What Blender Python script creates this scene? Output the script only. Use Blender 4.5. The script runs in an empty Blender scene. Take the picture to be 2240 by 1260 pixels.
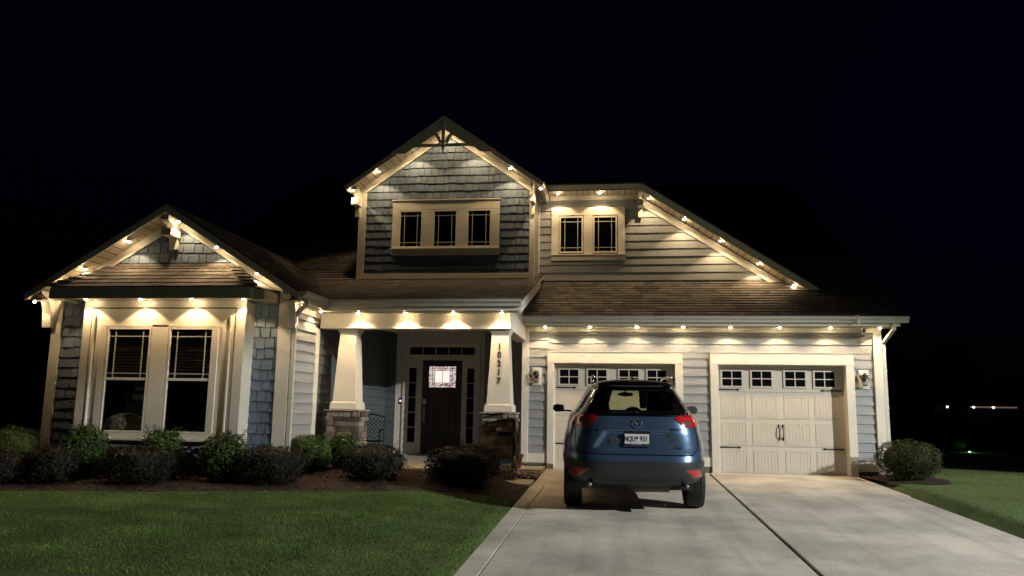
import bpy, math, random, bmesh
from mathutils import Vector, Matrix
from mathutils.noise import noise as pnoise
random.seed(11)
R = math.radians
scn = bpy.context.scene
COL = scn.collection
U = random.uniform

# ------------------------------------------------------------------ helpers
def lerp(a, b, t): return a + (b - a) * t
def sm(t):
    t = min(1, max(0, t)); return t * t * (3 - 2 * t)
def interp(z, tab):
    if z <= tab[0][0]: return tab[0][1]
    for (a, va), (b, vb) in zip(tab, tab[1:]):
        if z <= b: return lerp(va, vb, (z - a) / (b - a))
    return tab[-1][1]

class MB:
    """collects shapes and links them as ONE mesh object"""
    def __init__(s): s.v = []; s.f = []; s.s = []
    def add(s, vs, fs, shade=1.0):
        o = len(s.v); s.v.extend([tuple(p) for p in vs])
        for f in fs: s.f.append(tuple(o + i for i in f)); s.s.append(shade)
        return s
    def box(s, x0, x1, y0, y1, z0, z1, shade=1.0):
        vs = [(x, y, z) for z in (z0, z1) for y in (y0, y1) for x in (x0, x1)]
        return s.add(vs, [(0, 2, 3, 1), (4, 5, 7, 6), (0, 1, 5, 4), (2, 6, 7, 3), (0, 4, 6, 2), (1, 3, 7, 5)], shade)
    def hexa(s, lo, hi, shade=1.0):
        n = len(lo); vs = list(lo) + list(hi)
        fs = [tuple(range(n))[::-1], tuple(range(n, 2 * n))] + [(i, (i + 1) % n, n + (i + 1) % n, n + i) for i in range(n)]
        return s.add(vs, fs, shade)
    def prism(s, poly, ext, shade=1.0):
        e = Vector(ext); return s.hexa([Vector(p) for p in poly], [Vector(p) + e for p in poly], shade)
    def tube(s, pts, r, n=8, cap=True, shade=1.0):
        pts = [Vector(p) for p in pts]; rings = []
        rr = r if isinstance(r, (list, tuple)) else [r] * len(pts)
        for i, p in enumerate(pts):
            d = (pts[min(i + 1, len(pts) - 1)] - pts[max(i - 1, 0)]).normalized()
            a = d.cross(Vector((0, 0, 1)) if abs(d.z) < .9 else Vector((1, 0, 0))).normalized(); b = d.cross(a)
            rings.append([p + (a * math.cos(t) + b * math.sin(t)) * rr[i] for t in [2 * math.pi * k / n for k in range(n)]])
        vs = [q for rg in rings for q in rg]; fs = []
        for i in range(len(pts) - 1):
            for k in range(n): fs.append((i * n + k, i * n + (k + 1) % n, (i + 1) * n + (k + 1) % n, (i + 1) * n + k))
        if cap: fs += [tuple(range(n))[::-1], tuple(range(len(vs) - n, len(vs)))]
        return s.add(vs, fs, shade)
    def lathe(s, c, prof, n=20, shade=1.0):
        vs = []; fs = []
        for r, z in prof: vs += [(c[0] + r * math.cos(2 * math.pi * k / n), c[1] + r * math.sin(2 * math.pi * k / n), c[2] + z) for k in range(n)]
        for i in range(len(prof) - 1):
            for k in range(n): fs.append((i * n + k, i * n + (k + 1) % n, (i + 1) * n + (k + 1) % n, (i + 1) * n + k))
        fs += [tuple(range(n))[::-1], tuple(range(len(vs) - n, len(vs)))]
        return s.add(vs, fs, shade)
    def sphere(s, c, r, n=10, m=7, shade=1.0):
        r = r if isinstance(r, (tuple, list)) else (r, r, r); vs = []; fs = []
        for i in range(m + 1):
            t = math.pi * i / m
            vs += [(c[0] + r[0] * math.sin(t) * math.cos(2 * math.pi * k / n), c[1] + r[1] * math.sin(t) * math.sin(2 * math.pi * k / n), c[2] + r[2] * math.cos(t)) for k in range(n)]
        for i in range(m):
            for k in range(n): fs.append((i * n + k, (i + 1) * n + k, (i + 1) * n + (k + 1) % n, i * n + (k + 1) % n))
        return s.add(vs, fs, shade)
    def build(s, name, mat, parent=None, smooth=False, bevel=0):
        me = bpy.data.meshes.new(name); me.from_pydata(s.v, [], s.f)
        at = me.attributes.new('shade', 'FLOAT', 'FACE'); at.data.foreach_set('value', s.s)
        me.materials.append(mat)
        if smooth: me.polygons.foreach_set('use_smooth', [True] * len(me.polygons))
        me.update()
        o = bpy.data.objects.new(name, me); COL.objects.link(o)
        if parent: o.parent = parent
        if bevel:
            b = o.modifiers.new('b', 'BEVEL'); b.width = bevel; b.segments = 2; b.limit_method = 'ANGLE'
        return o

def tag(o, label=None, cat=None, group=None, kind=None):
    if label: o['label'] = label
    if cat: o['category'] = cat
    if group: o['group'] = group
    if kind: o['kind'] = kind
    return o
def empty(name, loc=(0, 0, 0), rz=0):
    o = bpy.data.objects.new(name, None); COL.objects.link(o); o.location = loc; o.rotation_euler = (0, 0, rz)
    o.empty_display_size = .2
    return o
def copy_tree(o, parent=None):
    kids = list(o.children); c = o.copy(); COL.objects.link(c); c.parent = parent
    for k in kids: copy_tree(k, c)
    return c

def text_obj(name, body, size, m, parent, loc, rot, extrude=.0015, offset=.0008, scale=(1, 1, 1), align='CENTER'):
    cu = bpy.data.curves.new('word', 'FONT'); cu.body = body; cu.size = size; cu.extrude = extrude; cu.offset = offset; cu.align_x = align; cu.align_y = 'CENTER'
    t = bpy.data.objects.new('word', cu); COL.objects.link(t); bpy.context.view_layer.update()
    me = bpy.data.meshes.new_from_object(t.evaluated_get(bpy.context.evaluated_depsgraph_get())); bpy.data.objects.remove(t)
    me.materials.clear(); me.materials.append(m); o = bpy.data.objects.new(name, me); COL.objects.link(o); o.parent = parent
    o.location = loc; o.rotation_euler = rot; o.scale = scale; return o

# ------------------------------------------------------------------ materials
def mat(name, col, rough=.6, col2=None, nscale=8, amount=.5, bump=0, bscale=60, metal=0, shade=0, spec=.5, coat=0, coords='Object', detail=4, stretch=None):
    m = bpy.data.materials.new(name); m.use_nodes = True; nt = m.node_tree; N = nt.nodes; Lk = nt.links
    b = N['Principled BSDF']; b.inputs['Roughness'].default_value = rough; b.inputs['Metallic'].default_value = metal
    b.inputs['Specular IOR Level'].default_value = spec; b.inputs['Coat Weight'].default_value = coat; b.inputs['Coat Roughness'].default_value = .05
    tc = N.new('ShaderNodeTexCoord'); vec = tc.outputs[coords]
    if stretch:
        mp = N.new('ShaderNodeMapping'); mp.inputs['Scale'].default_value = stretch; Lk.new(vec, mp.inputs[0]); vec = mp.outputs[0]
    no = N.new('ShaderNodeTexNoise'); no.inputs['Scale'].default_value = nscale; no.inputs['Detail'].default_value = detail
    Lk.new(vec, no.inputs['Vector'])
    mx = N.new('ShaderNodeMix'); mx.data_type = 'RGBA'
    mx.inputs[6].default_value = (*col, 1); c2 = col2 or tuple(c * .75 for c in col); mx.inputs[7].default_value = (*c2, 1)
    mr = N.new('ShaderNodeMapRange'); mr.inputs[1].default_value = .35; mr.inputs[2].default_value = .65; mr.inputs[4].default_value = amount
    Lk.new(no.outputs[0], mr.inputs[0]); Lk.new(mr.outputs[0], mx.inputs[0]); out = mx.outputs[2]
    if shade:
        at = N.new('ShaderNodeAttribute'); at.attribute_name = 'shade'
        m2 = N.new('ShaderNodeMapRange'); m2.inputs[3].default_value = 1 - shade; m2.inputs[4].default_value = 1 + shade * .6
        Lk.new(at.outputs['Fac'], m2.inputs[0])
        vm = N.new('ShaderNodeVectorMath'); vm.operation = 'SCALE'; Lk.new(out, vm.inputs[0]); Lk.new(m2.outputs[0], vm.inputs['Scale']); out = vm.outputs[0]
    Lk.new(out, b.inputs['Base Color'])
    if bump:
        n2 = N.new('ShaderNodeTexNoise'); n2.inputs['Scale'].default_value = bscale; n2.inputs['Detail'].default_value = 5; Lk.new(vec, n2.inputs['Vector'])
        bp = N.new('ShaderNodeBump'); bp.inputs['Strength'].default_value = bump; bp.inputs['Distance'].default_value = .01
        Lk.new(n2.outputs[0], bp.inputs['Height']); Lk.new(bp.outputs[0], b.inputs['Normal'])
    return m
def emit(name, col, strength):
    m = bpy.data.materials.new(name); m.use_nodes = True; b = m.node_tree.nodes['Principled BSDF']
    b.inputs['Base Color'].default_value = (*col, 1); b.inputs['Emission Color'].default_value = (*col, 1); b.inputs['Emission Strength'].default_value = strength
    return m
def glassy(name, tint, op, rough=.03):
    """thin pane: tinted see-through mixed with a mirror-like coat"""
    m = bpy.data.materials.new(name); m.use_nodes = True; nt = m.node_tree; N = nt.nodes; N.clear()
    o = N.new('ShaderNodeOutputMaterial'); t = N.new('ShaderNodeBsdfTransparent'); t.inputs[0].default_value = (*tint, 1)
    g = N.new('ShaderNodeBsdfGlossy'); g.inputs['Roughness'].default_value = rough; g.inputs[0].default_value = (.9, .9, .9, 1)
    lw = N.new('ShaderNodeLayerWeight'); lw.inputs[0].default_value = .5; pw = N.new('ShaderNodeMath'); pw.operation = 'POWER'; pw.inputs[1].default_value = 5
    fr = N.new('ShaderNodeMath'); fr.operation = 'MULTIPLY_ADD'; fr.inputs[1].default_value = .9; fr.inputs[2].default_value = .045; mx = N.new('ShaderNodeMixShader')
    nt.links.new(lw.outputs['Facing'], pw.inputs[0]); nt.links.new(pw.outputs[0], fr.inputs[0])
    nt.links.new(fr.outputs[0], mx.inputs[0]); nt.links.new(t.outputs[0], mx.inputs[1]); nt.links.new(g.outputs[0], mx.inputs[2]); nt.links.new(mx.outputs[0], o.inputs[0])
    return m

M = dict(
 trim=mat('cream_paint', (.70, .66, .58), .45, (.62, .58, .50), 3, .5, .08, 120),
 lap=mat('lap_paint', (.28, .295, .31), .6, (.245, .26, .275), 5, .5, .15, 90, shade=.08, stretch=(1, 1, 6)),
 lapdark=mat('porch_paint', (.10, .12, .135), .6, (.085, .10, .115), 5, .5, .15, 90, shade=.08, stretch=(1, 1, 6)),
 shake=mat('shake_paint', (.115, .158, .215), .65, (.09, .125, .175), 6, .6, .25, 60, shade=.16, stretch=(5, 5, 1)),
 shingle=mat('asphalt_shingle', (.150, .132, .120), .9, (.085, .074, .068), 14, .8, .5, 220, shade=.5),
 soffit=mat('soffit_vinyl', (.60, .52, .40), .5, (.52, .45, .35), 4, .5),
 gutter=mat('gutter_metal', (.62, .60, .53), .35, (.55, .53, .47), 2, .5),
 conc=mat('concrete', (.66, .62, .55), .85, (.50, .47, .42), .9, .9, .5, 70, detail=10),
 slab=mat('porch_concrete', (.50, .46, .41), .8, (.40, .37, .32), 2, .7, .3, 90, detail=8),
 joint=mat('joint_dark', (.02, .02, .018), .9),
 lawn=mat('turf', (.085, .130, .032), .95, (.055, .090, .022), 1.2, .9, .6, 60, detail=8),
 blade=mat('grass_blade', (.125, .205, .045), .85, (.070, .130, .028), 1.1, 1, shade=.4, spec=.15),
 mulch=mat('mulch', (.034, .014, .009), .95, (.015, .007, .005), 26, .9, 1, 50),
 chip=mat('mulch_chip', (.070, .028, .017), .9, (.035, .015, .010), 12, .8, shade=.6),
 stone=mat('ledge_stone', (.26, .21, .165), .85, (.14, .125, .115), 7, .9, .9, 30, shade=.75),
 mortar=mat('mortar', (.06, .055, .05), .95),
 rock=mat('river_rock', (.34, .28, .26), .7, (.20, .16, .15), 9, .8, .4, 30, shade=.5),
 found=mat('foundation', (.16, .16, .155), .9, (.11, .11, .10), 6, .7, .4, 60),
 door=mat('door_stain', (.042, .034, .027), .45, (.028, .022, .018), 6, .8, .2, 40, stretch=(6, 6, .6)),
 black=mat('black_iron', (.012, .012, .012), .45),
 dark=mat('room_dark', (.012, .011, .010), .9),
 gdoor=mat('garage_door_paint', (.56, .52, .45), .5, (.52, .48, .415), 3, .5, .12, 150),
 white=mat('white_plastic', (.75, .75, .72), .4),
 nickel=mat('satin_nickel', (.55, .53, .48), .3, metal=.9),
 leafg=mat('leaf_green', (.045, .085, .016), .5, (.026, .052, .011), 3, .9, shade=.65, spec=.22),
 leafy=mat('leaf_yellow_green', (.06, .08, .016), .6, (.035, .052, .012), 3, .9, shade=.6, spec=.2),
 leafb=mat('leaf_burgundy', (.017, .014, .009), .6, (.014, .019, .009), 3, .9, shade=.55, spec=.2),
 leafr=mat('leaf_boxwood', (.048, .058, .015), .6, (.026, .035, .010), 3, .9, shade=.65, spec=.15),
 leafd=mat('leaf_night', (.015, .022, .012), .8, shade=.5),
 bark=mat('bark', (.05, .035, .025), .9, bump=.5),
 terra=mat('terracotta', (.38, .17, .09), .8, (.28, .12, .07), 6, .6),
 glass=glassy('window_glass', (.55, .58, .58), 1.45),
 clear=glassy('clear_glass', (.85, .85, .82), 1.45),
 lens=emit('lamp_lens', (1, .75, .42), 270),
 blind=mat('blind_slat', (.22, .21, .19), .6),
 curtain=mat('curtain_cloth', (.30, .27, .23), .9),
)
M['pane_pattern'] = mat('floral_reflection', (.85, .80, .70), .9, (.12, .13, .05), 16, 1)  # floral pattern for the shape that stands for a pane reflection

def groove(m, fx, axis=0):
    nt = m.node_tree; N = nt.nodes; b = N['Principled BSDF']; src = b.inputs['Base Color'].links[0].from_socket
    tc = N.new('ShaderNodeTexCoord'); sp = N.new('ShaderNodeSeparateXYZ'); nt.links.new(tc.outputs['Object'], sp.inputs[0])
    a = N.new('ShaderNodeMath'); a.operation = 'MULTIPLY'; a.inputs[1].default_value = fx; nt.links.new(sp.outputs[axis], a.inputs[0])
    f = N.new('ShaderNodeMath'); f.operation = 'FRACT'; nt.links.new(a.outputs[0], f.inputs[0])
    g = N.new('ShaderNodeMath'); g.operation = 'LESS_THAN'; g.inputs[1].default_value = .13; nt.links.new(f.outputs[0], g.inputs[0])
    mx = N.new('ShaderNodeMix'); mx.data_type = 'RGBA'; mx.inputs[7].default_value = (.16, .13, .10, 1); nt.links.new(g.outputs[0], mx.inputs[0]); nt.links.new(src, mx.inputs[6]); nt.links.new(mx.outputs[2], b.inputs['Base Color'])
groove(M['soffit'], 7.5)

def weather(m, dark=.72, crack=.55):
    nt = m.node_tree; N = nt.nodes; Lk = nt.links; b = N['Principled BSDF']; src = b.inputs['Base Color'].links[0].from_socket
    tc = N.new('ShaderNodeTexCoord')
    def ramp(fac, a, c, lo, hi):
        r = N.new('ShaderNodeMapRange'); r.inputs[1].default_value = a; r.inputs[2].default_value = c; r.inputs[3].default_value = lo; r.inputs[4].default_value = hi; Lk.new(fac, r.inputs[0]); return r.outputs[0]
    n1 = N.new('ShaderNodeTexNoise'); n1.inputs['Scale'].default_value = .45; n1.inputs['Detail'].default_value = 12; n1.inputs['Roughness'].default_value = .7; Lk.new(tc.outputs['Object'], n1.inputs['Vector'])
    v1 = N.new('ShaderNodeTexVoronoi'); v1.inputs['Scale'].default_value = 1.4; v1.inputs['Randomness'].default_value = 1; Lk.new(tc.outputs['Object'], v1.inputs['Vector'])
    n2 = N.new('ShaderNodeTexNoise'); n2.inputs['Scale'].default_value = 45; n2.inputs['Detail'].default_value = 3; Lk.new(tc.outputs['Object'], n2.inputs['Vector'])
    mp = N.new('ShaderNodeMapping'); mp.inputs['Scale'].default_value = (3.2, .12, 1); Lk.new(tc.outputs['Object'], mp.inputs[0])
    n3 = N.new('ShaderNodeTexNoise'); n3.inputs['Scale'].default_value = 1.2; n3.inputs['Detail'].default_value = 4; Lk.new(mp.outputs[0], n3.inputs['Vector'])
    fs = [ramp(n1.outputs[0], .38, .66, 1.08, dark), ramp(v1.outputs['Distance'], .02, .07, .62, 1), ramp(n2.outputs[0], .35, .65, 1.07, .90), ramp(n3.outputs[0], .5, .66, 1, .86)]
    out = src
    for f in fs:
        vm = N.new('ShaderNodeVectorMath'); vm.operation = 'SCALE'; Lk.new(out, vm.inputs[0]); Lk.new(f, vm.inputs['Scale']); out = vm.outputs[0]
    Lk.new(out, b.inputs['Base Color'])
weather(M['conc']); weather(M['slab'], .8, .8)

# ------------------------------------------------------------------ framed surfaces
class Fr:
    def __init__(s, o, u, w, n): s.o = Vector(o); s.u = Vector(u); s.w = Vector(w); s.n = Vector(n)
    def __call__(s, a, b, d=0): return s.o + s.u * a + s.w * b + s.n * d
def front(Y): return Fr((0, Y, 0), (1, 0, 0), (0, 0, 1), (0, -1, 0))
def clip(poly, cp):
    """clip convex 2D poly by convex counter-clockwise polygon cp"""
    out = poly
    for i in range(len(cp)):
        a, b = cp[i], cp[(i + 1) % len(cp)]; inp = out; out = []
        if not inp: return []
        def side(p): return (b[0] - a[0]) * (p[1] - a[1]) - (b[1] - a[1]) * (p[0] - a[0])
        for j in range(len(inp)):
            p, q = inp[j], inp[(j + 1) % len(inp)]; sp, sq = side(p), side(q)
            if sp >= 0: out.append(p)
            if (sp > 0 > sq) or (sp < 0 < sq):
                t = sp / (sp - sq); out.append((lerp(p[0], q[0], t), lerp(p[1], q[1], t)))
    return out
def tiles(mb, fr, cp, expo, wmin, wmax, gap, stag, dbot, dtop, sh=(0, 1), vmax=None, rnd=random):
    us = [p[0] for p in cp]; vs = [p[1] for p in cp]; u0, u1, v0, v1 = min(us), max(us), min(vs), max(vs)
    if vmax is not None: v1 = min(v1, vmax)
    k = 0
    while v0 + k * expo < v1:
        vb = v0 + k * expo; u = u0 - rnd.uniform(0, wmax)
        while u < u1:
            w = rnd.uniform(wmin, wmax); st = rnd.uniform(0, stag) if stag else 0
            lo = vb - st; hi = vb + expo
            poly = clip([(u + gap / 2, lo), (u + w - gap / 2, lo), (u + w - gap / 2, hi), (u + gap / 2, hi)], cp)
            if len(poly) > 2:
                thick = rnd.uniform(.85, 1.15)
                def d(v): return lerp(dbot * thick, dtop, (v - lo) / (hi - lo))
                lo3 = [fr(a, b, -.001) for a, b in poly]; hi3 = [fr(a, b, d(b)) for a, b in poly]
                mb.hexa(lo3, hi3, rnd.uniform(*sh))
            u += w
        k += 1
def plate(mb, fr, poly, d0, d1, shade=.3): mb.hexa([fr(a, b, d0) for a, b in poly], [fr(a, b, d1) for a, b in poly], shade)
def lap_wall(name, fr, poly, parent, expo=.178, m='lap'):
    mb = MB(); plate(mb, fr, poly, -.10, 0, .5); tiles(mb, fr, poly, expo, 3.0, 4.2, .004, 0, .026, .003, (.2, .8)); return mb.build(name, M[m], parent)
def shake_wall(name, fr, poly, parent, expo=.175):
    mb = MB(); plate(mb, fr, poly, -.10, 0, .1); tiles(mb, fr, poly, expo, .10, .215, .012, .020, .026, .004); return mb.build(name, M['shake'], parent)

H = empty('house'); tag(H, 'blue grey craftsman house with cream trim lit by lights under its eaves', 'house')
def part(mb, name, m, smooth=False, bevel=0, parent=None): return mb.build(name, M[m] if isinstance(m, str) else m, parent or H, smooth, bevel)
def pieces(name, m, *boxes, bevel=0):
    for q in boxes: part(MB().box(*q), name, m, bevel=bevel)
def trimbox(name, *a, m='trim', bevel=.004): return part(MB().box(*a), name, m, bevel=bevel)

# roof plane: eave line start (x, y, z), along, up-slope direction; slab underneath in soffit material
def roof_plane(fr, poly, thick, vmax=None, soffit='soffit', name='roof', lift=.021):
    base = MB(); plate(base, fr, poly, -thick + .006, -.012); part(base, 'roof_edge', 'trim'); base = MB(); plate(base, fr, poly, -thick, -thick + .005); part(base, 'soffit', soffit)
    mb = MB(); plate(mb, fr, poly, -.011, .004, .2); tiles(mb, fr, poly, .142, .14, .33, .004, .0, lift, .003, (0, 1), vmax); return part(mb, name, 'shingle')
def slope_fr(o, along, up): a = Vector(along).normalized(); u = Vector(up).normalized(); return Fr(o, a, u, a.cross(u).normalized())

# ---------- garage wing
GW = front(.03)
lap_wall('garage_wall', GW, [(-.40, .29), (.02, .29), (.02, 2.80), (-.40, 2.80)], H)
lap_wall('garage_wall', GW, [(.02, 2.36), (6.40, 2.36), (6.40, 2.80), (.02, 2.80)], H)
lap_wall('garage_wall', GW, [(2.72, .29), (3.28, .29), (3.28, 2.36), (2.72, 2.36)], H)
lap_wall('garage_wall', GW, [(6.0, .29), (6.40, .29), (6.40, 2.36), (6.0, 2.36)], H)
pieces('side_wall', 'lap', (-.50, -.40, .0, 6, .1, 2.86), (6.42, 6.52, .04, 9, -.1, 2.9))
pieces('foundation', 'found', (-.50, -.0, .01, .3, -.25, .12), (2.73, 3.26, .01, .3, -.25, .12), (6.02, 6.52, .01, 9, -.3, .12))
for a in ((-.53, -.39, -.03, .12, .12, 2.77), (6.39, 6.555, -.03, .14, -.02, 2.77)): trimbox('corner_board', *a)
for a in ((-.39, -.002, -.006, .03, .12, .30), (2.728, 3.265, -.006, .03, .12, .30), (6.014, 6.39, -.006, .03, .10, .28)): trimbox('base_board', *a)
trimbox('frieze_board', -.53, 6.555, -.035, .03, 2.772, 2.868)
part(MB().box(-.50, 6.78, -.46, .10, 2.868, 2.885), 'soffit', 'soffit')
def gutter(name, a, b, out, zt, h=.10, w=.11):
    """K profile gutter run from a to b (x, y), opening outwards along out"""
    a = Vector((*a, 0)); b = Vector((*b, 0)); o = Vector((*out, 0))
    pr = [(0, -h), (w * .55, -h), (w * .62, -h * .62), (w * .95, -h * .40), (w, -h * .22), (w, 0), (w * .86, 0), (w * .86, -.012), (.012, -.012), (0, -.0)]
    lo = [a + o * p + Vector((0, 0, zt + q)) for p, q in pr]; hi = [b + o * p + Vector((0, 0, zt + q)) for p, q in pr]
    return part(MB().hexa(lo, hi), name, 'gutter')
part(MB().box(-.50, 6.76, -.485, -.46, 2.858, 3.00), 'fascia', 'trim')
gutter('gutter', (-.58, -.485), (6.90, -.485), (0, -1), 3.035, .115, .12)
def opening(x0, x1, X0, X1):
    t = MB().box(X0, x0, -.04, .03, 0.0, 2.13).box(x1, X1, -.04, .03, 0.0, 2.13).box(X0, X1, -.045, .03, 2.132, 2.355).box(X0 - .01, X1 + .01, -.06, .03, 2.357, 2.375)
    part(t, 'door_casing', 'trim', bevel=.004)
    part(MB().box(x0 - .02, x0, .03, .30, 0, 2.15).box(x1, x1 + .02, .03, .30, 0, 2.15).box(x0, x1, .03, .30, 2.132, 2.15), 'door_jamb', 'trim')
opening(.137, 2.577, 0, 2.726); opening(3.419, 5.86, 3.267, 6.012)
def garage_door(x):
    """carriage style sectional door, 2.44 by 2.13, lower corner at x"""
    Y = .20; W = 2.44; gd = empty('garage_door', (x, Y, 0)); gd.parent = H
    pan = MB()
    secs = [(.005, .525), (.53, 1.06), (1.065, 1.595), (1.60, 2.13)]
    cols = [(.085, .54), (.69, 1.14), (1.31, 1.76), (1.90, 2.35)]
    wins = [(.105, .485), (.685, 1.065), (1.33, 1.715), (1.90, 2.275)]
    for i, (z0, z1) in enumerate(secs):
        pan.box(0, W, .0, .045, z0, z1)
        if i < 3:
            a, b = z0 + .055, z1 - .09
            for c0, c1 in cols:
                pan.box(c0 - .018, c0, -.008, .001, a - .018, b + .018).box(c1, c1 + .018, -.008, .001, a - .018, b + .018)
                pan.box(c0, c1, -.008, .001, a - .018, a).box(c0, c1, -.008, .001, b, b + .018)
                n = 7
                for k in range(n):
                    u0 = lerp(c0, c1, k / n) + .006; u1 = lerp(c0, c1, (k + 1) / n) - .006; pan.box(u0, u1, -.0035, .001, a + .006, b - .006)
    pan.build('door_panel', M['gdoor'], gd)
    for c0, c1 in wins:
        w = MB(); z0, z1 = 1.715, 2.01; f = .035
        w.box(c0 - f, c0, -.022, .001, z0 - f, z1 + f).box(c1, c1 + f, -.022, .001, z0 - f, z1 + f).box(c0, c1, -.022, .001, z0 - f, z0).box(c0, c1, -.022, .001, z1, z1 + f)
        xm = (c0 + c1) / 2; zm = (z0 + z1) / 2
        w.box(xm - .009, xm + .009, -.018, .001, z0, z1).box(c0, xm - .009, -.018, .001, zm - .009, zm + .009).box(xm + .009, c1, -.018, .001, zm - .009, zm + .009)
        w.build('window_frame', M['gdoor'], gd)
        MB().box(c0, c1, -.004, -.001, z0, z1).build('window_pane', M['pane'], gd)
    for z in (1.64, .50):
        for s in (0, 1):
            h = MB(); x0 = .03 if not s else W - .03; d = 1 if not s else -1
            h.hexa([(x0, -.012, z - .016), (x0 + d * .34, -.012, z - .010), (x0 + d * .37, -.012, z - .024), (x0 + d * .42, -.012, z), (x0 + d * .37, -.012, z + .024), (x0 + d * .34, -.012, z + .010), (x0, -.012, z + .016)],
                   [(x0, -.001, z - .016), (x0 + d * .34, -.001, z - .010), (x0 + d * .37, -.001, z - .024), (x0 + d * .42, -.001, z), (x0 + d * .37, -.001, z + .024), (x0 + d * .34, -.001, z + .010), (x0, -.001, z + .016)])
            h.build('hinge', M['black'], gd)
    for xx in (1.175, 1.255):
        h = MB(); h.tube([(xx, -.004, .94), (xx, -.045, .90), (xx, -.055, .80), (xx, -.045, .71), (xx, -.004, .67)], .009)
        for z in (.93, .68): h.hexa([(xx - .02, -.006, z - .02), (xx, -.006, z - .045), (xx + .02, -.006, z - .02), (xx + .02, -.006, z + .02), (xx, -.006, z + .045), (xx - .02, -.006, z + .02)],
                                    [(xx - .02, -.001, z - .02), (xx, -.001, z - .045), (xx + .02, -.001, z - .02), (xx + .02, -.001, z + .02), (xx, -.001, z + .045), (xx - .02, -.001, z + .02)])
        h.build('handle', M['black'], gd)
    MB().box(0, W, .001, .03, -.02, .004).build('bottom_seal', M['black'], gd)
    return gd
M['pane'] = mat('dark_pane', (.006, .006, .007), .08, spec=.4)
garage_door(.137); garage_door(3.419)

for q in ((-.45, 6.70, -.350, -.335, 2.856, 2.868),): trimbox('light_track', *q, m='gutter', bevel=0)
# ---------- garage roof (plane 7 in 12)
S = .57
g_up = Vector((0, 1, S)).normalized(); L1 = math.sqrt(1 + S * S)
fr = slope_fr((0, -.585, 3.012), (1, 0, 0), (0, 1, S))
roof_plane(fr, [(-.95, 0), (6.87, 0), (6.87, 9.5 * L1), (-.95, 9.5 * L1)], .10, vmax=3.6, lift=.017)
# ---------- wall and roof of the upper right room
RW = 1.15; fw = front(RW)
zr = lambda x: 5.905 - .647 * (x - 1.98)
lap_wall('upper_wall', fw, [(-.33, 3.86), (5.1, 3.86), (1.98, 5.88), (-.33, 5.88)], H)
trimbox('frieze_board', -.33, 1.96, RW - .05, RW, 5.872, 5.985)
trimbox('corner_board', -.335, -.30, RW - .045, RW + .0, 3.95, 5.872)
def rake_board(name, Y, x0, z0, x1, z1, w, t=.045, m='trim'):
    """board of vertical width w hanging below the line (x0,z0)-(x1,z1), proud of plane Y"""
    return part(MB().prism([(x0, Y - t, z0 - w), (x1, Y - t, z1 - w), (x1, Y - t, z1), (x0, Y - t, z0)], (0, t, 0)), name, m, bevel=.003)
rake_board('rake_frieze', RW, 1.97, zr(1.97), 5.30, zr(5.30), .19, .05)
rs = Vector((1, 0, -.647)).normalized(); LR = math.sqrt(1 + .647 ** 2)
fr = slope_fr((5.62, .66, 6.12 - .647 * (5.62 - 1.98)), (0, 1, 0), (-1, 0, .647))
roof_plane(fr, [(0, 0), (4.5, 0), (4.5, 3.64 * LR), (0, 3.64 * LR)], .155, vmax=3.64 * LR)
fr = slope_fr((0, .66, 6.115), (1, 0, 0), (0, 1, .32))
roof_plane(fr, [(-.22, 0), (1.985, 0), (1.985, 4.4), (-.22, 4.4)], .125)
part(MB().box(-.30, 1.97, .70, RW, 5.975, 5.99), 'soffit', 'soffit')

# ---------- central gable
GY = .20; PX = -2.27; PK = 7.44; GS = .70
zg = lambda x: PK - .13 - GS * abs(x - PX)
shake_wall('gable_wall', front(GY), [(-4.10, 3.98), (-.42, 3.98), (-.42, zg(-.42)), (PX, zg(PX)), (-4.10, zg(-4.10))], H)
pieces('side_wall', 'lap', (-.44, -.34, GY, 3.5, 3.7, 6.02), (-4.22, -4.12, GY, 3.5, 3.7, 6.02))
for a, b in ((-4.24, -4.075), (-.435, -.325)): trimbox('corner_board', a, b, GY - .04, GY + .12, 3.90, 6.02)
trimbox('base_board', -4.075, -.435, GY - .045, GY, 3.93, 4.045)
for s in (-1, 1):
    xe = PX + s * 2.19; rake_board('rake_frieze', GY, *( (xe + .25, zg(xe + .25), PX, zg(PX)) if s < 0 else (PX, zg(PX), xe - .25, zg(xe - .25)) ), .17, .05)
    if s < 0: fr = slope_fr((xe, 4.5, PK - GS * 2.19), (0, -1, 0), (1, 0, GS))
    else: fr = slope_fr((xe, -.28, PK - GS * 2.19), (0, 1, 0), (-1, 0, GS))
    ll = 2.19 * math.sqrt(1 + GS * GS)
    roof_plane(fr, [(0, 0), (4.78, 0), (4.78, ll - .001), (0, ll - .001)], .105, vmax=ll)
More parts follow.
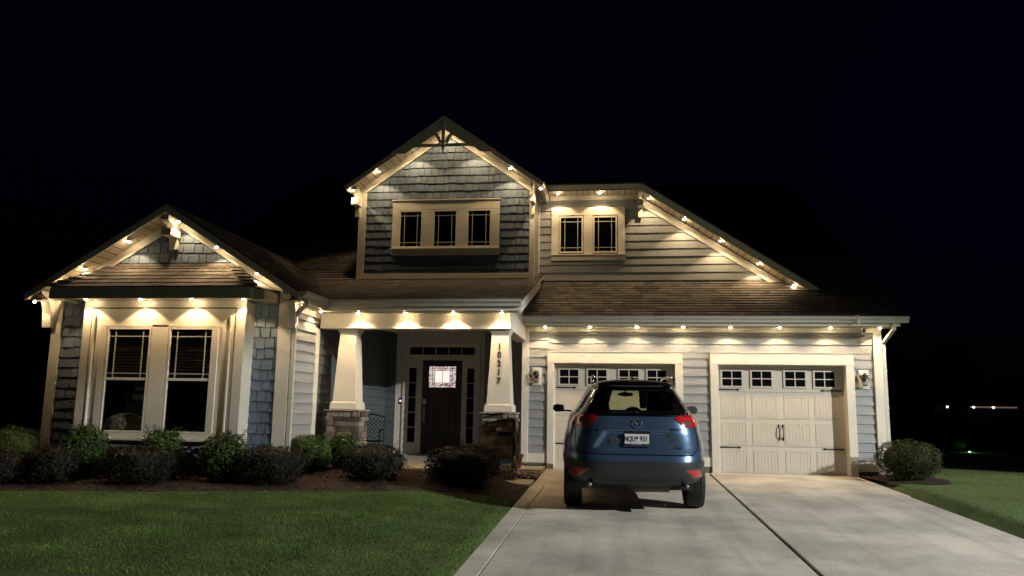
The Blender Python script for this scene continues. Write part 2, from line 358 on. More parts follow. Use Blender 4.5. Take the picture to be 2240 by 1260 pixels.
# ornament board across the peak, pierced, with hanging post
def board(polys, Y, t, name, m='trim'):
    mb = MB()
    for p in polys: mb.prism([(x, Y, z) for x, z in p], (0, t, 0))
    return part(mb, name, m)
def arc(p, q, c, n=8):
    return [((1 - t) ** 2 * p[0] + 2 * t * (1 - t) * c[0] + t * t * q[0], (1 - t) ** 2 * p[1] + 2 * t * (1 - t) * c[1] + t * t * q[1]) for t in [i / n for i in range(n + 1)]]
OY = -.315
zo = lambda x: PK - GS * abs(x - PX) - .012
for s in (-1, 1):
    f = lambda pts: [(PX + s * (x), z) for x, z in (pts if s > 0 else pts[::-1])]
    # rake plank with stepped lower end
    inner = lambda x: PK - .30 - GS * x
    plank = [[(0.0, PK - .012), (0.0, PK - .30), (.52, inner(.52)), (.52, PK - .012 - GS * .52)],
             [(.52, PK - .012 - GS * .52), (.52, 6.80), (.60, 6.735), (.60, PK - .012 - GS * .60)],
             [(.60, PK - .012 - GS * .60), (.60, 6.735), (.66, 6.72), (.74, 6.66), (.80, 6.61), (.86, 6.595), (1.13, 6.595), (1.14, PK - .012 - GS * 1.14)]]
    board([f(p[::-1]) for p in plank], OY, .03, 'gable_ornament')
    # collar half and curved brace
    board([f([(.04, 6.735), (.60, 6.735), (.60, 6.80), (.04, 6.80)])], OY + .001, .028, 'gable_ornament')
    c1 = arc((.03, 6.83), (.22, 7.10), (.09, 7.02)); c2 = arc((.10, 6.80), (.29, 7.05), (.14, 6.97))
    board([f([c1[i], c2[i], c2[i + 1], c1[i + 1]]) for i in range(8)], OY + .002, .026, 'gable_ornament')
pd = MB().box(PX - .035, PX + .035, OY - .03, OY + .03, 6.70, 7.30)
pd.lathe((PX, OY, 6.58), [(.005, 0), (.028, .02), (.018, .05), (.034, .09), (.034, .13)], 10)
part(pd, 'gable_pendant', 'trim')

# ---------- brackets under the rakes
def bracket(x0, x1, Yw, zt, h, dep, block=False):
    pr = [(0, 0), (-dep, 0), (-dep, -.07)] + [(y, z) for y, z in arc((-dep + .05, -.10), (-.07, -h * .8), (-.08, -.12), 6)] + [(-.055, -h), (0, -h)]
    mb = MB(); mb.prism([(x0, Yw + y, zt + z) for y, z in pr], (x1 - x0, 0, 0))
    if block: mb.box(x0 - .02, x1 + .02, Yw - dep * .8, Yw - .001, zt - h * .62, zt - h * .38)
    return part(mb, 'bracket', 'trim', bevel=.003)
bracket(-4.31, -4.20, GY - .04, 5.93, .62, .34, True)
bracket(-.385, -.325, GY - .04, 5.93, .62, .34, True)
bracket(1.90, 1.985, RW - .05, 5.99, .55, .42, True)

# ---------- windows with prairie grilles
def window(x0, x1, z0, z1, Y, grille=True, frame=.035, double=False, m='glass', back=None):
    w = empty('window', (0, 0, 0)); w.parent = H
    f = MB().box(x0 - frame, x0, Y - .03, Y + .01, z0 - frame, z1 + frame).box(x1, x1 + frame, Y - .03, Y + .01, z0 - frame, z1 + frame)
    f.box(x0, x1, Y - .03, Y + .01, z0 - frame, z0).box(x0, x1, Y - .03, Y + .01, z1, z1 + frame)
    zm = lerp(z0, z1, .505)
    if double: f.box(x0, x1, Y - .02, Y + .01, zm - .022, zm + .022)
    f.build('frame', M['trim'], w, bevel=.003)
    MB().box(x0, x1, Y - .002, Y + .002, z0, z1).build('pane', M[m], w)
    if grille:
        g = MB(); i = .09 if not double else .115; b = .008
        lo, hi = (z0, z1) if not double else (zm + .022, z1)
        yy = (Y - .012, Y - .003)
        for x in (x0 + i, x1 - i): g.box(x - b, x + b, *yy, lo, hi)
        for z in ((lo + i, hi - i) if not double else (lo + .07, hi - i)): g.box(x0, x1, yy[0] + .001, yy[1] + .001, z - b, z + b)
        g.build('grille', M['grille'], w)
    return w
M['grille'] = mat('grille_bar', (.42, .44, .36), .5)
# central gable triple window
tr = MB(); Y0, Y1 = GY - .065, GY
tr.box(-3.46, -1.085, Y0, Y1, 5.46, 5.66).box(-3.48, -1.065, Y0 - .02, Y1, 5.662, 5.69)
for a, b in ((-3.46, -3.31), (-2.77, -2.55), (-2.005, -1.80), (-1.255, -1.085)): tr.box(a, b, Y0, Y1, 4.58, 5.458)
tr.box(-3.46, -1.085, Y0 + .005, Y1, 4.455, 4.578); tr.box(-3.48, -1.065, Y0 - .035, Y1, 4.58, 4.605)
part(tr, 'window_casing', 'trim', bevel=.004)
part(MB().box(-3.31, -1.255, GY - .0315, GY + .005, 4.58, 5.46), 'window_backing', 'dark')
for a, b in ((-3.275, -2.81), (-2.515, -2.04), (-1.765, -1.29)): window(a, b, 4.645, 5.42, GY - .035)
# upper right double window
Y0, Y1 = RW - .065, RW - .0; tr = MB()
tr.box(-.035, 1.605, Y0, Y1, 5.52, 5.70)
for a, b in ((-.035, .13), (.69, .89), (1.45, 1.605)): tr.box(a, b, Y0, Y1, 4.60, 5.518)
tr.box(-.035, 1.605, Y0 + .005, Y1, 4.485, 4.598).box(-.045, 1.615, Y0 - .035, Y1, 4.60, 4.625)
part(tr, 'window_casing', 'trim', bevel=.004)
part(MB().box(.13, 1.45, RW - .0315, RW + .005, 4.60, 5.52), 'window_backing', 'dark')
for a, b in ((.175, .645), (.93, 1.40)): window(a, b, 4.69, 5.465, RW - .035)

# ---------- left wing
LY = -3.75; WX = -6.12; WK = 4.51; WS = .62
zw = lambda x: WK - .14 - WS * abs(x - WX)
shake_wall('wing_wall', front(LY), [(-8.13, .20), (-7.44, .20), (-7.44, 2.88), (-8.13, 2.88)], H)
shake_wall('wing_wall', front(LY), [(-4.66, .20), (-4.16, .20), (-4.16, zw(-4.16)), (-4.66, 3.16)], H)
shake_wall('wing_wall', front(LY), [(-8.13, 2.88), (-4.16, 2.88), (-4.16, zw(-4.16)), (WX, zw(WX)), (-8.13, zw(-8.13))], H)
lap_wall('wing_side_wall', Fr((-3.99, 0, 0), (0, 1, 0), (0, 0, 1), (1, 0, 0)), [(-3.62, .15), (-2.55, .15), (-2.55, 2.78), (-3.62, 2.78)], H)
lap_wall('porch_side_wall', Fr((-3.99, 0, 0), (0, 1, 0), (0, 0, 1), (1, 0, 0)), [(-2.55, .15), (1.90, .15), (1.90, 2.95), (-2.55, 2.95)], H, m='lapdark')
part(MB().box(-8.27, -8.20, LY + .02, 4, .1, 3.0), 'side_wall', 'lap')
pieces('foundation', 'found', (-8.27, -4.3, LY + .01, LY + .3, -.3, .20), (-4.3, -3.995, LY + .02, 1.9, -.3, .15))
trimbox('corner_board', -8.30, -8.12, LY - .04, LY + .12, .05, 3.02)
part(MB().box(-4.18, -3.955, LY - .04, LY, .05, 3.06).box(-3.99, -3.955, LY, LY + .14, .05, 2.86), 'corner_board', 'trim', bevel=.004)
trimbox('corner_board', -3.99, -3.955, -2.64, -2.47, .10, 2.56)
trimbox('frieze_board', -3.99, -3.955, LY + .14, -2.50, 2.745, 2.868)
for s in (-1, 1):
    xe = WX + s * 2.43; x2 = WX + s * 2.15
    rake_board('rake_frieze', LY, *((x2, zw(x2), WX, zw(WX)) if s < 0 else (WX, zw(WX), x2, zw(x2))), .16, .05)
    ll = 2.43 * math.sqrt(1 + WS * WS)
    if s < 0: fr = slope_fr((xe, 3.0, WK - WS * 2.43), (0, -1, 0), (1, 0, WS))
    else: fr = slope_fr((xe, -4.16, WK - WS * 2.43), (0, 1, 0), (-1, 0, WS))
    roof_plane(fr, [(0, 0), (7.16, 0), (7.16, ll - .001), (0, ll - .001)], .115, vmax=ll)
    rb = MB(); lo = WK - .012
    Yf = -4.185
    rb.prism([(xe, Yf, lo - WS * 2.43 - .125), (WX, Yf, lo - .125), (WX, Yf, lo), (xe, Yf, lo - WS * 2.43)] if s < 0 else [(WX, Yf, lo - .125), (xe, Yf, lo - WS * 2.43 - .125), (xe, Yf, lo - WS * 2.43), (WX, Yf, lo)], (0, .024, 0))
    part(rb, 'rake_fascia', 'trim')
bracket(-8.44, -8.28, LY - .04, 3.06, .62, .34)
bracket(-3.99, -3.86, LY - .04, 3.04, .60, .34)
bracket(-6.20, -6.06, LY - .05, 4.31, .52, .38, True)
pieces('soffit', 'soffit', (-8.50, -8.29, -4.10, 3, 2.885, 2.90), (-3.985, -3.72, -4.10, -2.95, 2.868, 2.885))
part(MB().box(-3.72, -3.70, -4.12, -2.96, 2.858, 2.99), 'fascia', 'trim')
gutter('gutter', (-3.70, -4.12), (-3.70, -2.98), (1, 0), 3.03, .115, .12)
gutter('gutter', (-8.55, 3.0), (-8.55, -4.12), (-1, 0), 3.02, .115, .11)
def downspout(pts, r=.035):
    mb = MB()
    pts = [Vector(p) for p in pts]
    for a, b in zip(pts, pts[1:]):
        d = (b - a).normalized(); s = d.cross(Vector((0, 1, 0))).normalized() if abs(d.y) < .9 else Vector((1, 0, 0)); t = d.cross(s)
        a2 = a - d * .012; b2 = b + d * .012
        mb.hexa([a2 + s * r + t * r * .8, a2 - s * r + t * r * .8, a2 - s * r - t * r * .8, a2 + s * r - t * r * .8], [b2 + s * r + t * r * .8, b2 - s * r + t * r * .8, b2 - s * r - t * r * .8, b2 + s * r - t * r * .8])
    for z in (2.45, 1.3, .4): mb.box(pts[-1].x - r - .008, pts[-1].x + r + .008, pts[-1].y - r, pts[-1].y + r, z, z + .03)
    return part(mb, 'downspout', 'gutter', bevel=.006)
downspout([(-3.64, -3.95, 2.90), (-3.64, -3.95, 2.84), (-3.90, -3.76, 2.66), (-3.90, -3.76, .05)])
downspout([(6.64, -.52, 2.90), (6.64, -.50, 2.80), (6.60, .02, 2.58), (6.60, .02, .0)], .032)

# ---------- bay window with its small hipped roof
BY = -4.10
bt = MB(); bt.box(-7.47, -4.60, BY, LY + .02, .52, .68, .5)
pieces('bay_side', 'trim', (-7.45, -7.40, BY + .02, LY, .2, 2.85), (-4.66, -4.61, BY + .02, LY, .2, 2.85))
skm = MB(); sf = Fr((0, BY + .03, 0), (1, 0, 0), (0, 0, 1), (0, -1, 0)); P = [(-7.40, .05), (-4.66, .05), (-4.66, .60), (-7.40, .60)]
plate(skm, sf, P, -.05, 0); tiles(skm, sf, P, .2, 3, 4, .003, 0, .015, .002); part(skm, 'bay_skirt', 'lap')
tr = MB(); a0, a1 = BY - .02, BY + .04
tr.box(-7.47, -7.33, a0, a1, .60, 2.86).box(-4.76, -4.60, a0, a1, .60, 2.86).box(-7.33, -4.76, a0, a1, 2.75, 2.86)
tr.box(-7.47, -4.60, a0 - .012, a1, 2.862, 2.885)
tr.box(-7.329, -7.14, BY + .012, a1, .60, 2.749).box(-5.05, -4.761, BY + .012, a1, .60, 2.749).box(-7.14, -5.05, BY + .012, a1, 2.46, 2.749)
tr.box(-7.14, -7.03, a0 + .005, a1, .62, 2.459).box(-6.22, -5.93, a0 + .005, a1, .62, 2.459).box(-5.13, -5.05, a0 + .005, a1, .62, 2.459)
tr.box(-7.03, -5.13, a0 + .005, a1, 2.425, 2.459)
tr.box(-4.86, -4.835, a0 - .012, BY + .011, .60, 2.62).box(-7.28, -7.255, a0 - .012, BY + .011, .60, 2.62)
part(tr, 'bay_trim', 'trim', bevel=.003)
part(MB().box(-7.18, -5.0, BY - .07, BY + .03, .575, .62).box(-7.14, -5.05, BY - .02, BY + .03, .62, .69), 'window_sill', 'trim', bevel=.004)
part(MB().box(-7.39, -4.67, LY - .02, LY + .6, .62, 2.8), 'room_interior', 'dark')
for a, b in ((-6.985, -6.265), (-5.885, -5.165)):
    w = window(a, b, .73, 2.385, BY + .015, double=True, m='clear')
    bl = MB()
    for k in range(15): z = 2.36 - k * .052; bl.prism([(a + .02, BY + .10, z), (b - .02, BY + .10, z), (b - .02, BY + .135, z - .028), (a + .02, BY + .135, z - .028)], (0, .003, .003))
    bl.build('blind', M['blind'], w)
rf = MB()
e0 = (-7.80, -4.42, 3.055); e1 = (-4.47, -4.42, 3.055); t0 = (-7.18, LY - .01, 3.50); t1 = (-5.02, LY - .01, 3.50); w0 = (-7.98, LY - .01, 3.055); w1 = (-4.20, LY - .01, 3.055)
up = Vector((0, LY - .01 + 4.42, .445)); LU = up.length
pf = slope_fr((0, -4.42, 3.055), (1, 0, 0), up)
cp = [(-7.88, 0), (-4.40, 0), (-5.08, LU), (-7.20, LU)]
rb = MB(); plate(rb, pf, cp, -.03, 0, .2); tiles(rb, pf, cp, .142, .14, .33, .002, 0, .016, .004)
rb.hexa([(-4.40, -4.42, 3.03), (-4.14, LY, 3.03), (-5.08, LY, 3.47)], [(-4.40, -4.42, 3.06), (-4.14, LY, 3.06), (-5.08, LY, 3.51)], .4)
rb.hexa([(-7.88, -4.42, 3.03), (-7.20, LY, 3.47), (-8.1, LY, 3.03)], [(-7.88, -4.42, 3.06), (-7.20, LY, 3.51), (-8.1, LY, 3.06)], .4)
for p, q in (((-4.40, -4.42, 3.075), (-5.08, LY, 3.52)), ((-7.88, -4.42, 3.075), (-7.20, LY, 3.52))):
    for k in range(6):
        a = Vector(p).lerp(Vector(q), k / 6); b = Vector(p).lerp(Vector(q), (k + 1) / 6) ; s = 1 if p[0] > -6 else -1
        rb.hexa([a + Vector((-.10, -.02, -.02)), a + Vector((.10, .02, -.02)), b + Vector((.10, .02, -.02)), b + Vector((-.10, -.02, -.02))], [a + Vector((-.10, -.02, .03)), a + Vector((.10, .02, .03)), b + Vector((.10, .02, .006)), b + Vector((-.10, -.02, .006))], U(0, 1))
part(rb, 'bay_roof', 'shingle')
trimbox('flashing', -7.25, -5.03, LY - .035, LY - .012, 3.505, 3.55, m='shingle', bevel=0)
part(MB().box(-7.90, -4.40, -4.44, -4.40, 2.86, 3.045).box(-4.44, -4.40, -4.40, LY, 2.86, 3.045).box(-7.90, -7.86, -4.40, LY, 2.86, 3.045).box(-7.86, -4.44, -4.40, LY, 2.888, 2.90), 'bay_fascia', 'trim')
trimbox('beam_end', -4.38, -4.22, -4.30, LY - .002, 2.86, 3.02)

# ---------- porch
roof_plane(slope_fr((0, -2.985, 3.01), (1, 0, 0), (0, 1, .285)), [(-5.4, 0), (-.20, 0), (-.20, 5.1), (-5.4, 5.1)], .09, vmax=4.2, lift=.010)
roof_plane(slope_fr((0, .15, 3.905), (1, 0, 0), (0, 1, .62)), [(-8.4, 0), (-3.0, 0), (-3.0, 8.6), (-8.4, 8.6)], .10, vmax=3.4)
part(MB().box(-3.95, -.24, -2.965, -2.945, 2.845, 2.99), 'fascia', 'trim')
gutter('gutter', (-3.58, -2.965), (-.20, -2.965), (0, -1), 3.03, .115, .12)
part(MB().box(-3.95, -.26, -2.945, -2.50, 2.855, 2.87), 'soffit', 'soffit')
part(MB().box(-3.95, -.45, -2.50, -2.24, 2.575, 2.855).box(-.70, -.45, -2.24, .38, 2.575, 2.855), 'porch_beam', 'trim', bevel=.005)
part(MB().prism([(-.60, -2.93, 2.872), (-.60, .19, 2.872), (-.60, .19, 3.80), (-.60, -2.93, 2.92)], (.13, 0, 0)), 'porch_gable_end', 'trim')
part(MB().prism([(-.245, -2.95, 2.80), (-.245, .6, 3.80), (-.245, .6, 3.99), (-.245, -2.95, 2.99)], (.03, 0, 0)), 'rake_fascia', 'trim')
part(MB().box(-3.98, -.60, -2.24, 1.9, 2.95, 2.97), 'porch_ceiling', 'trim')
trimbox('light_track', -3.80, -.30, -2.775, -2.76, 2.843, 2.855, m='gutter', bevel=0); trimbox('light_track', -7.80, -4.45, -4.33, -4.315, 2.874, 2.888, m='gutter', bevel=0)
def column(cx):
    c = empty('porch_column', (cx, -2.25, 0)); c.parent = H
    def fr_(h0, h1, z0, z1): return [(-h0, -h0, z0), (h0, -h0, z0), (h0, h0, z0), (-h0, h0, z0)], [(-h1, -h1, z1), (h1, -h1, z1), (h1, h1, z1), (-h1, h1, z1)]
    sh = MB().hexa(*fr_(.215, .150, 1.24, 2.52)); sh.build('shaft', M['trim'], c, bevel=.005)
    MB().hexa(*fr_(.25, .243, 1.125, 1.24)).hexa(*fr_(.243, .222, 1.241, 1.262)).build('column_base', M['trim'], c, bevel=.004)
    MB().hexa(*fr_(.160, .195, 2.50, 2.574)).build('capital', M['trim'], c, bevel=.003)
    st = MB().box(-.265, .265, -.265, .265, -.2, 1.09, .1)
    z = -.15
    while z < 1.08:
        h = min(U(.045, .12), 1.088 - z)
        for fx, (ox, oy, ux, uy) in enumerate(((-.27, -.27, 1, 0), (.27, -.27, 0, 1), (-.27, .27, 0, -1))):
            u = 0
            while u < .54:
                w = min(U(.10, .30), .54 - u)
                if .54 - u - w < .06: w = .54 - u
                d = U(.010, .060); nx, ny = (uy, -ux)
                p = [(ox + ux * (u + .004), oy + uy * (u + .004)), (ox + ux * (u + w - .004), oy + uy * (u + w - .004))]
                lo = [(p[0][0], p[0][1], z + .004), (p[1][0], p[1][1], z + .004), (p[1][0], p[1][1], z + h - .004), (p[0][0], p[0][1], z + h - .004)]
                j = lambda: U(-.006, .006)
                hi = [(q[0] + nx * (d + j()), q[1] + ny * (d + j()), q[2] + j() * .6) for q in lo]
                st.hexa(lo, hi, U(0, 1)); u += w
        z += h
    st.build('stone_pier', M['stone'], c, bevel=.006)
    cap = MB(); n = 14
    cap.box(-.325, .325, -.325, .325, 1.092, 1.118, .9)
    cap.build('stone_cap', M['stone'], c, bevel=.01)
    return c
column(-3.45); c2 = column(-.645)
# house number on the second column, one figure under another
fi = []
for ch, z in zip('10217', (2.27, 2.12, 1.965, 1.81, 1.66)):
    dy = lerp(.215, .150, (z - 1.24) / 1.28)
    text_obj('house_number', ch, .150, M['black'], c2, (-.005, -dy - .010, z), (R(90) - math.atan(.065 / 1.28), 0, 0), .006, .0035, (.92, 1, 1))
# porch floor, back wall and entrance
part(MB().box(-3.98, -.90, -2.0, 1.9, -.2, .10), 'porch_floor', 'slab', bevel=.01)
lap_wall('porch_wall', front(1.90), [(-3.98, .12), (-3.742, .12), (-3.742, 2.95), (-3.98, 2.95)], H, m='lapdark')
lap_wall('porch_wall', front(1.90), [(-1.628, .12), (-1.2, .12), (-1.2, 2.95), (-1.628, 2.95)], H)
lap_wall('porch_wall', front(.42), [(-1.25, .12), (-.50, .12), (-.50, 2.95), (-1.25, 2.95)], H)
part(MB().box(-1.25, -1.2, .43, 1.9, .1, 2.95), 'side_wall', 'lap')
part(MB().box(-1.25, -.50, .43, .6, -.2, .115), 'foundation', 'found')
EY = 1.88
pn = MB(); pn.box(-3.74, -1.63, EY, EY + .04, 2.70, 2.95).box(-3.74, -3.56, EY, EY + .04, .12, 2.70).box(-1.72, -1.63, EY, EY + .04, .12, 2.70)
pn.box(-3.56, -3.50, EY - .03, EY + .02, .12, 2.66).box(-1.79, -1.72, EY - .03, EY + .02, .12, 2.66).box(-3.56, -1.72, EY - .032, EY + .02, 2.661, 2.70)
part(pn, 'entry_casing', 'trim', bevel=.004)
sl = MB(); z0, z1 = .12, 2.38
sl.box(-3.50, -3.42, EY, EY + .05, z0, 2.66).box(-3.24, -3.10, EY, EY + .05, z0, z1).box(-2.155, -2.035, EY, EY + .05, z0, z1).box(-1.87, -1.79, EY, EY + .05, z0, 2.66)
sl.box(-3.42, -3.24, EY, EY + .05, 2.10, z1).box(-2.035, -1.87, EY, EY + .05, 2.10, z1).box(-3.42, -3.24, EY, EY + .05, z0, .39).box(-2.035, -1.87, EY, EY + .05, z0, .39)
sl.box(-3.10, -2.155, EY, EY + .05, 2.285, z1).box(-3.42, -1.87, EY, EY + .05, 2.59, 2.66).box(-3.46, -1.83, EY - .03, EY + .05, z1, 2.41)
for x0, x1 in ((-3.42, -3.24), (-2.035, -1.87)):
    for k in range(1, 5): z = lerp(.39, 2.10, k / 5); sl.box(x0, x1, EY + .006, EY + .02, z - .009, z + .009)
for k in range(1, 5): x = lerp(-3.42, -1.87, k / 5); sl.box(x - .009, x + .009, EY + .006, EY + .02, 2.41, 2.59)
part(sl, 'entry_frame', 'trim')
part(MB().box(-3.42, -3.24, EY + .021, EY + .025, .39, 2.10), 'sidelight_pane', 'glass'); part(MB().box(-2.035, -1.87, EY + .021, EY + .025, .39, 2.10), 'sidelight_pane', 'glass')
part(MB().box(-3.42, -1.87, EY + .021, EY + .025, 2.41, 2.59), 'transom_pane', 'glass')
part(MB().box(-3.6, -1.7, EY + .16, EY + .2, .1, 2.7), 'hall_interior', 'dark')
cu = MB()
for k in range(5): cu.tube([(-3.34 + k * .025, EY + .10, 2.05), (-3.35 + k * .027, EY + .10, 1.1)], .014, 6)
part(cu, 'sidelight_curtain', 'curtain')
part(MB().box(-3.56, -1.72, EY - .12, EY + .02, .10, .125), 'threshold', 'slab')
fd = empty('front_door', (-2.628, EY + .02, .125)); fd.parent = H
d = MB(); hw = .465
d.box(-hw, -.32, 0, .045, 0, 2.155).box(.32, hw, 0, .045, 0, 2.155).box(-.32, .32, 0, .045, 2.02, 2.155).box(-.32, .32, 0, .045, 1.40, 1.53)
for k in range(5): d.box(lerp(-.318, .318, k / 5) + .003, lerp(-.318, .318, (k + 1) / 5) - .003, .012, .04, .22, 1.398)
d.box(-.32, .32, 0, .045, 0, .22).box(-.34, .34, -.012, .001, 1.375, 1.40)
d.build('door_slab', M['door'], fd, bevel=.003)
# leaded glass lit from the hall
lg = bpy.data.materials.new('lit_leaded_glass'); lg.use_nodes = True; nt = lg.node_tree; b = nt.nodes['Principled BSDF']
vo = nt.nodes.new('ShaderNodeTexVoronoi'); vo.inputs['Scale'].default_value = 38; tc = nt.nodes.new('ShaderNodeTexCoord'); nt.links.new(tc.outputs['Object'], vo.inputs['Vector'])
cr = nt.nodes.new('ShaderNodeValToRGB'); cr.color_ramp.elements[0].color = (.30, .13, .12, 1); cr.color_ramp.elements[1].color = (1, .88, .84, 1); cr.color_ramp.elements[0].position = .25; cr.color_ramp.elements[1].position = .6
sep = nt.nodes.new('ShaderNodeSeparateColor'); nt.links.new(vo.outputs['Color'], sep.inputs[0]); nt.links.new(sep.outputs[0], cr.inputs[0])
nt.links.new(cr.outputs[0], b.inputs['Emission Color']); nt.links.new(cr.outputs[0], b.inputs['Base Color']); b.inputs['Emission Strength'].default_value = .75
gl = MB().box(-.318, .318, .02, .028, 1.532, 2.018).build('leaded_glass', lg, fd)
MB().box(-.175, .175, .014, .019, 1.64, 1.915).build('leaded_glass', emit('lit_clear_glass', (1, .90, .82), 1.0), fd)
cm = MB()
for x in (-.235, -.18, .18, .235, 0): cm.box(x - .005, x + .005, .009, .0135, 1.532 if x else 1.64, 2.018 if x else 1.915)
for z in (1.585, 1.635, 1.92, 1.97): cm.box(-.318, .318, .0085, .013, z - .005, z + .005)
cm.build('lead_came', mat('lead', (.10, .05, .045), .5), fd)
MB().box(-.44, -.365, -.02, .0, 1.13, 1.26).build('door_keypad', M['nickel'], fd)
hd = MB().sphere((-.40, -.03, 1.02), (.035, .025, .045)); hd.tube([(-.40, -.03, .98), (-.405, -.055, .90), (-.41, -.055, .80), (-.41, -.02, .74)], .011); hd.box(-.435, -.385, -.012, 0, .71, 1.07)
hd.build('handle', M['nickel'], fd, smooth=True)

exec_after = []
# ------------------------------------------------------------------ ground
def G(X, Y):
    b = .029 * Y if Y < 0 else 0
    b = max(b, -.9)
    left = .12 * sm(-X / 1.8); bed = .10 * sm((Y + 4.6) / 1.6) * sm(-X / .8)
    right = .05 * sm((X - 6.15) / .25)
    return b + left + bed + right
def grid_sheet(xs, ys, fz, name, m):
    vs = [(x, y, fz(x, y)) for y in ys for x in xs]; n = len(xs)
    fs = [(j * n + i, j * n + i + 1, (j + 1) * n + i + 1, (j + 1) * n + i) for j in range(len(ys) - 1) for i in range(n - 1)]
    return MB().add(vs, fs).build(name, M[m], None, smooth=True)
def lin(a, b, n): return [lerp(a, b, i / n) for i in range(n + 1)]
xs = [-400, -120, -50, -25, -14] + lin(-11, -.3, 30) + [-.02, -.015, 0.3, 3, 5.7, 5.965, 5.97, 6.02, 6.16, 6.3, 6.5] + lin(7, 16, 14) + [25, 50, 120, 400]
ys = [-80, -40, -26] + lin(-20, 0, 70) + [.1, 1, 3, 8, 20, 50, 120, 500]
def lz(x, y):
    if -.018 < x < 5.968: return G(x, y) - .25
    if 5.968 <= x < 6.17 and y < 0.2: return G(5.9, y) - .10
    w = .012 * pnoise(Vector((x * .7, y * .7, 0)))
    if -8.3 < x < 6.6 and y > (-3.6 if x < -3.9 else -3.0 if x < 0 else .05): return -.3
    return G(x, y) + w
lawn = grid_sheet(xs, ys, lz, 'lawn', 'lawn'); tag(lawn, 'dim green mown lawn in front of the shrubs', None, None, 'structure')
# driveway slabs with open joints
dr = MB()
def dslab(x0, x1, y0, y1, sh):
    z = lambda y: .029 * min(y, 0)
    dr.hexa([(x0, y0, z(y0) - .2), (x1, y0, z(y0) - .2), (x1, y1, z(y1) - .2), (x0, y1, z(y1) - .2)], [(x0, y0, z(y0)), (x1, y0, z(y0)), (x1, y1, z(y1)), (x0, y1, z(y1))], sh)
yj = [.28, -2.75, -5.78, -9.6, -13.4, -17.2, -21, -25]
for i in range(len(yj) - 1):
    a, b = yj[i + 1] + .005, yj[i] - .005
    if i == 0: dslab(-.01, 3.178, a, -.0, .5); dslab(3.222, 6.0, a, -.0, .5); dslab(.0, 6.0, .001, .2, .5)
    else: dslab(.20 if i else 0, 3.178, a, b, U(.3, .7)); dslab(3.222, 5.96, a, b, U(.3, .7)); dslab(-.02, .19, a, b, .3)
drive = dr.build('driveway', M['conc'], None, bevel=.006); tag(drive, kind='structure')
seam = MB().hexa([(3.19, -25, -.78), (3.21, -25, -.78), (3.21, 0, -.06), (3.19, 0, -.06)], [(3.17, -25, -.745), (3.23, -25, -.745), (3.23, 0, -.02), (3.17, 0, -.02)]).build('driveway_joint', M['joint'], None); tag(seam, kind='structure')
# walk slabs beside the drive
wk = MB().hexa([(-2.3, -2.98, -.2), (-.03, -2.98, -.2), (-.03, -2.08, -.2), (-2.3, -2.08, -.2)], [(-2.3, -2.98, .06), (-.03, -2.98, -.045), (-.03, -2.08, -.045), (-2.3, -2.08, .06)]).box(-.90, -.03, -.95, .0, -.2, .055); walk = wk.build('path', M['slab'], None, bevel=.01); tag(walk, kind='structure')
# mulch beds
edge = [(-11, -6.6), (-8.5, -6.4), (-6.9, -6.15), (-5.77, -5.88), (-4.56, -5.62), (-2.79, -5.12), (-1.85, -4.88), (-.93, -4.50), (-.4, -4.42), (-.03, -4.86)]
bv = []; bf = []; n = 16
for i in range(56):
    x = lerp(-11, -.03, i / 55); y0 = interp(x, edge) + .03 * pnoise(Vector((x * 3, 0, 5)))
    for j in range(n + 1):
        y = lerp(y0, -3.0 if x > -2.3 else (-1.98 if x > -3.95 else -3.7), (j / n)); bv.append((x, y, G(x, y) + .018 + .015 * pnoise(Vector((x * 4, y * 4, 1))) - (.03 if j == 0 else 0)))
for i in range(55):
    for j in range(n): a = i * (n + 1) + j; bf.append((a, a + n + 1, a + n + 2, a + 1))
bed = MB().add(bv, bf).build('mulch_bed', M['mulch'], None, smooth=True); tag(bed, kind='structure')
b2 = MB(); vs = []; fs = []
pr = [(6.0, .0), (6.15, -.6), (6.2, -1.3), (6.7, -1.55), (7.15, -1.35), (7.35, -.7), (7.2, .2), (6.0, .6)]
b2.add([(6.8, -.4, G(6.8, -.4) + .045)] + [(x, y, G(x, y) + .01) for x, y in pr], [(0, i, i % 8 + 1) for i in range(1, 9)]); tag(b2.build('mulch_bed', M['mulch'], None), kind='structure')
ch = MB()
for _ in range(6500):
    x = U(-8.6, -.05); y0 = interp(x, edge); y = U(y0 - .05, -2.1)
    if x > -2.3 and y > -3.0: continue
    z = G(x, y) + .022 + U(0, .012); a = U(0, 6.28); l = U(.012, .04); w = U(.004, .011); t = U(-.012, .012)
    c, s = math.cos(a), math.sin(a)
    ch.add([(x - c * l - s * w, y - s * l + c * w, z - t), (x - c * l + s * w, y - s * l - c * w, z - t), (x + c * l + s * w, y + s * l - c * w, z + t + .004), (x + c * l - s * w, y + s * l + c * w, z + t)], [(0, 1, 2, 3)], U(0, 1))
tag(ch.build('mulch', M['chip'], None), 'loose brown wood mulch spread under the shrubs', 'mulch', None, 'stuff')
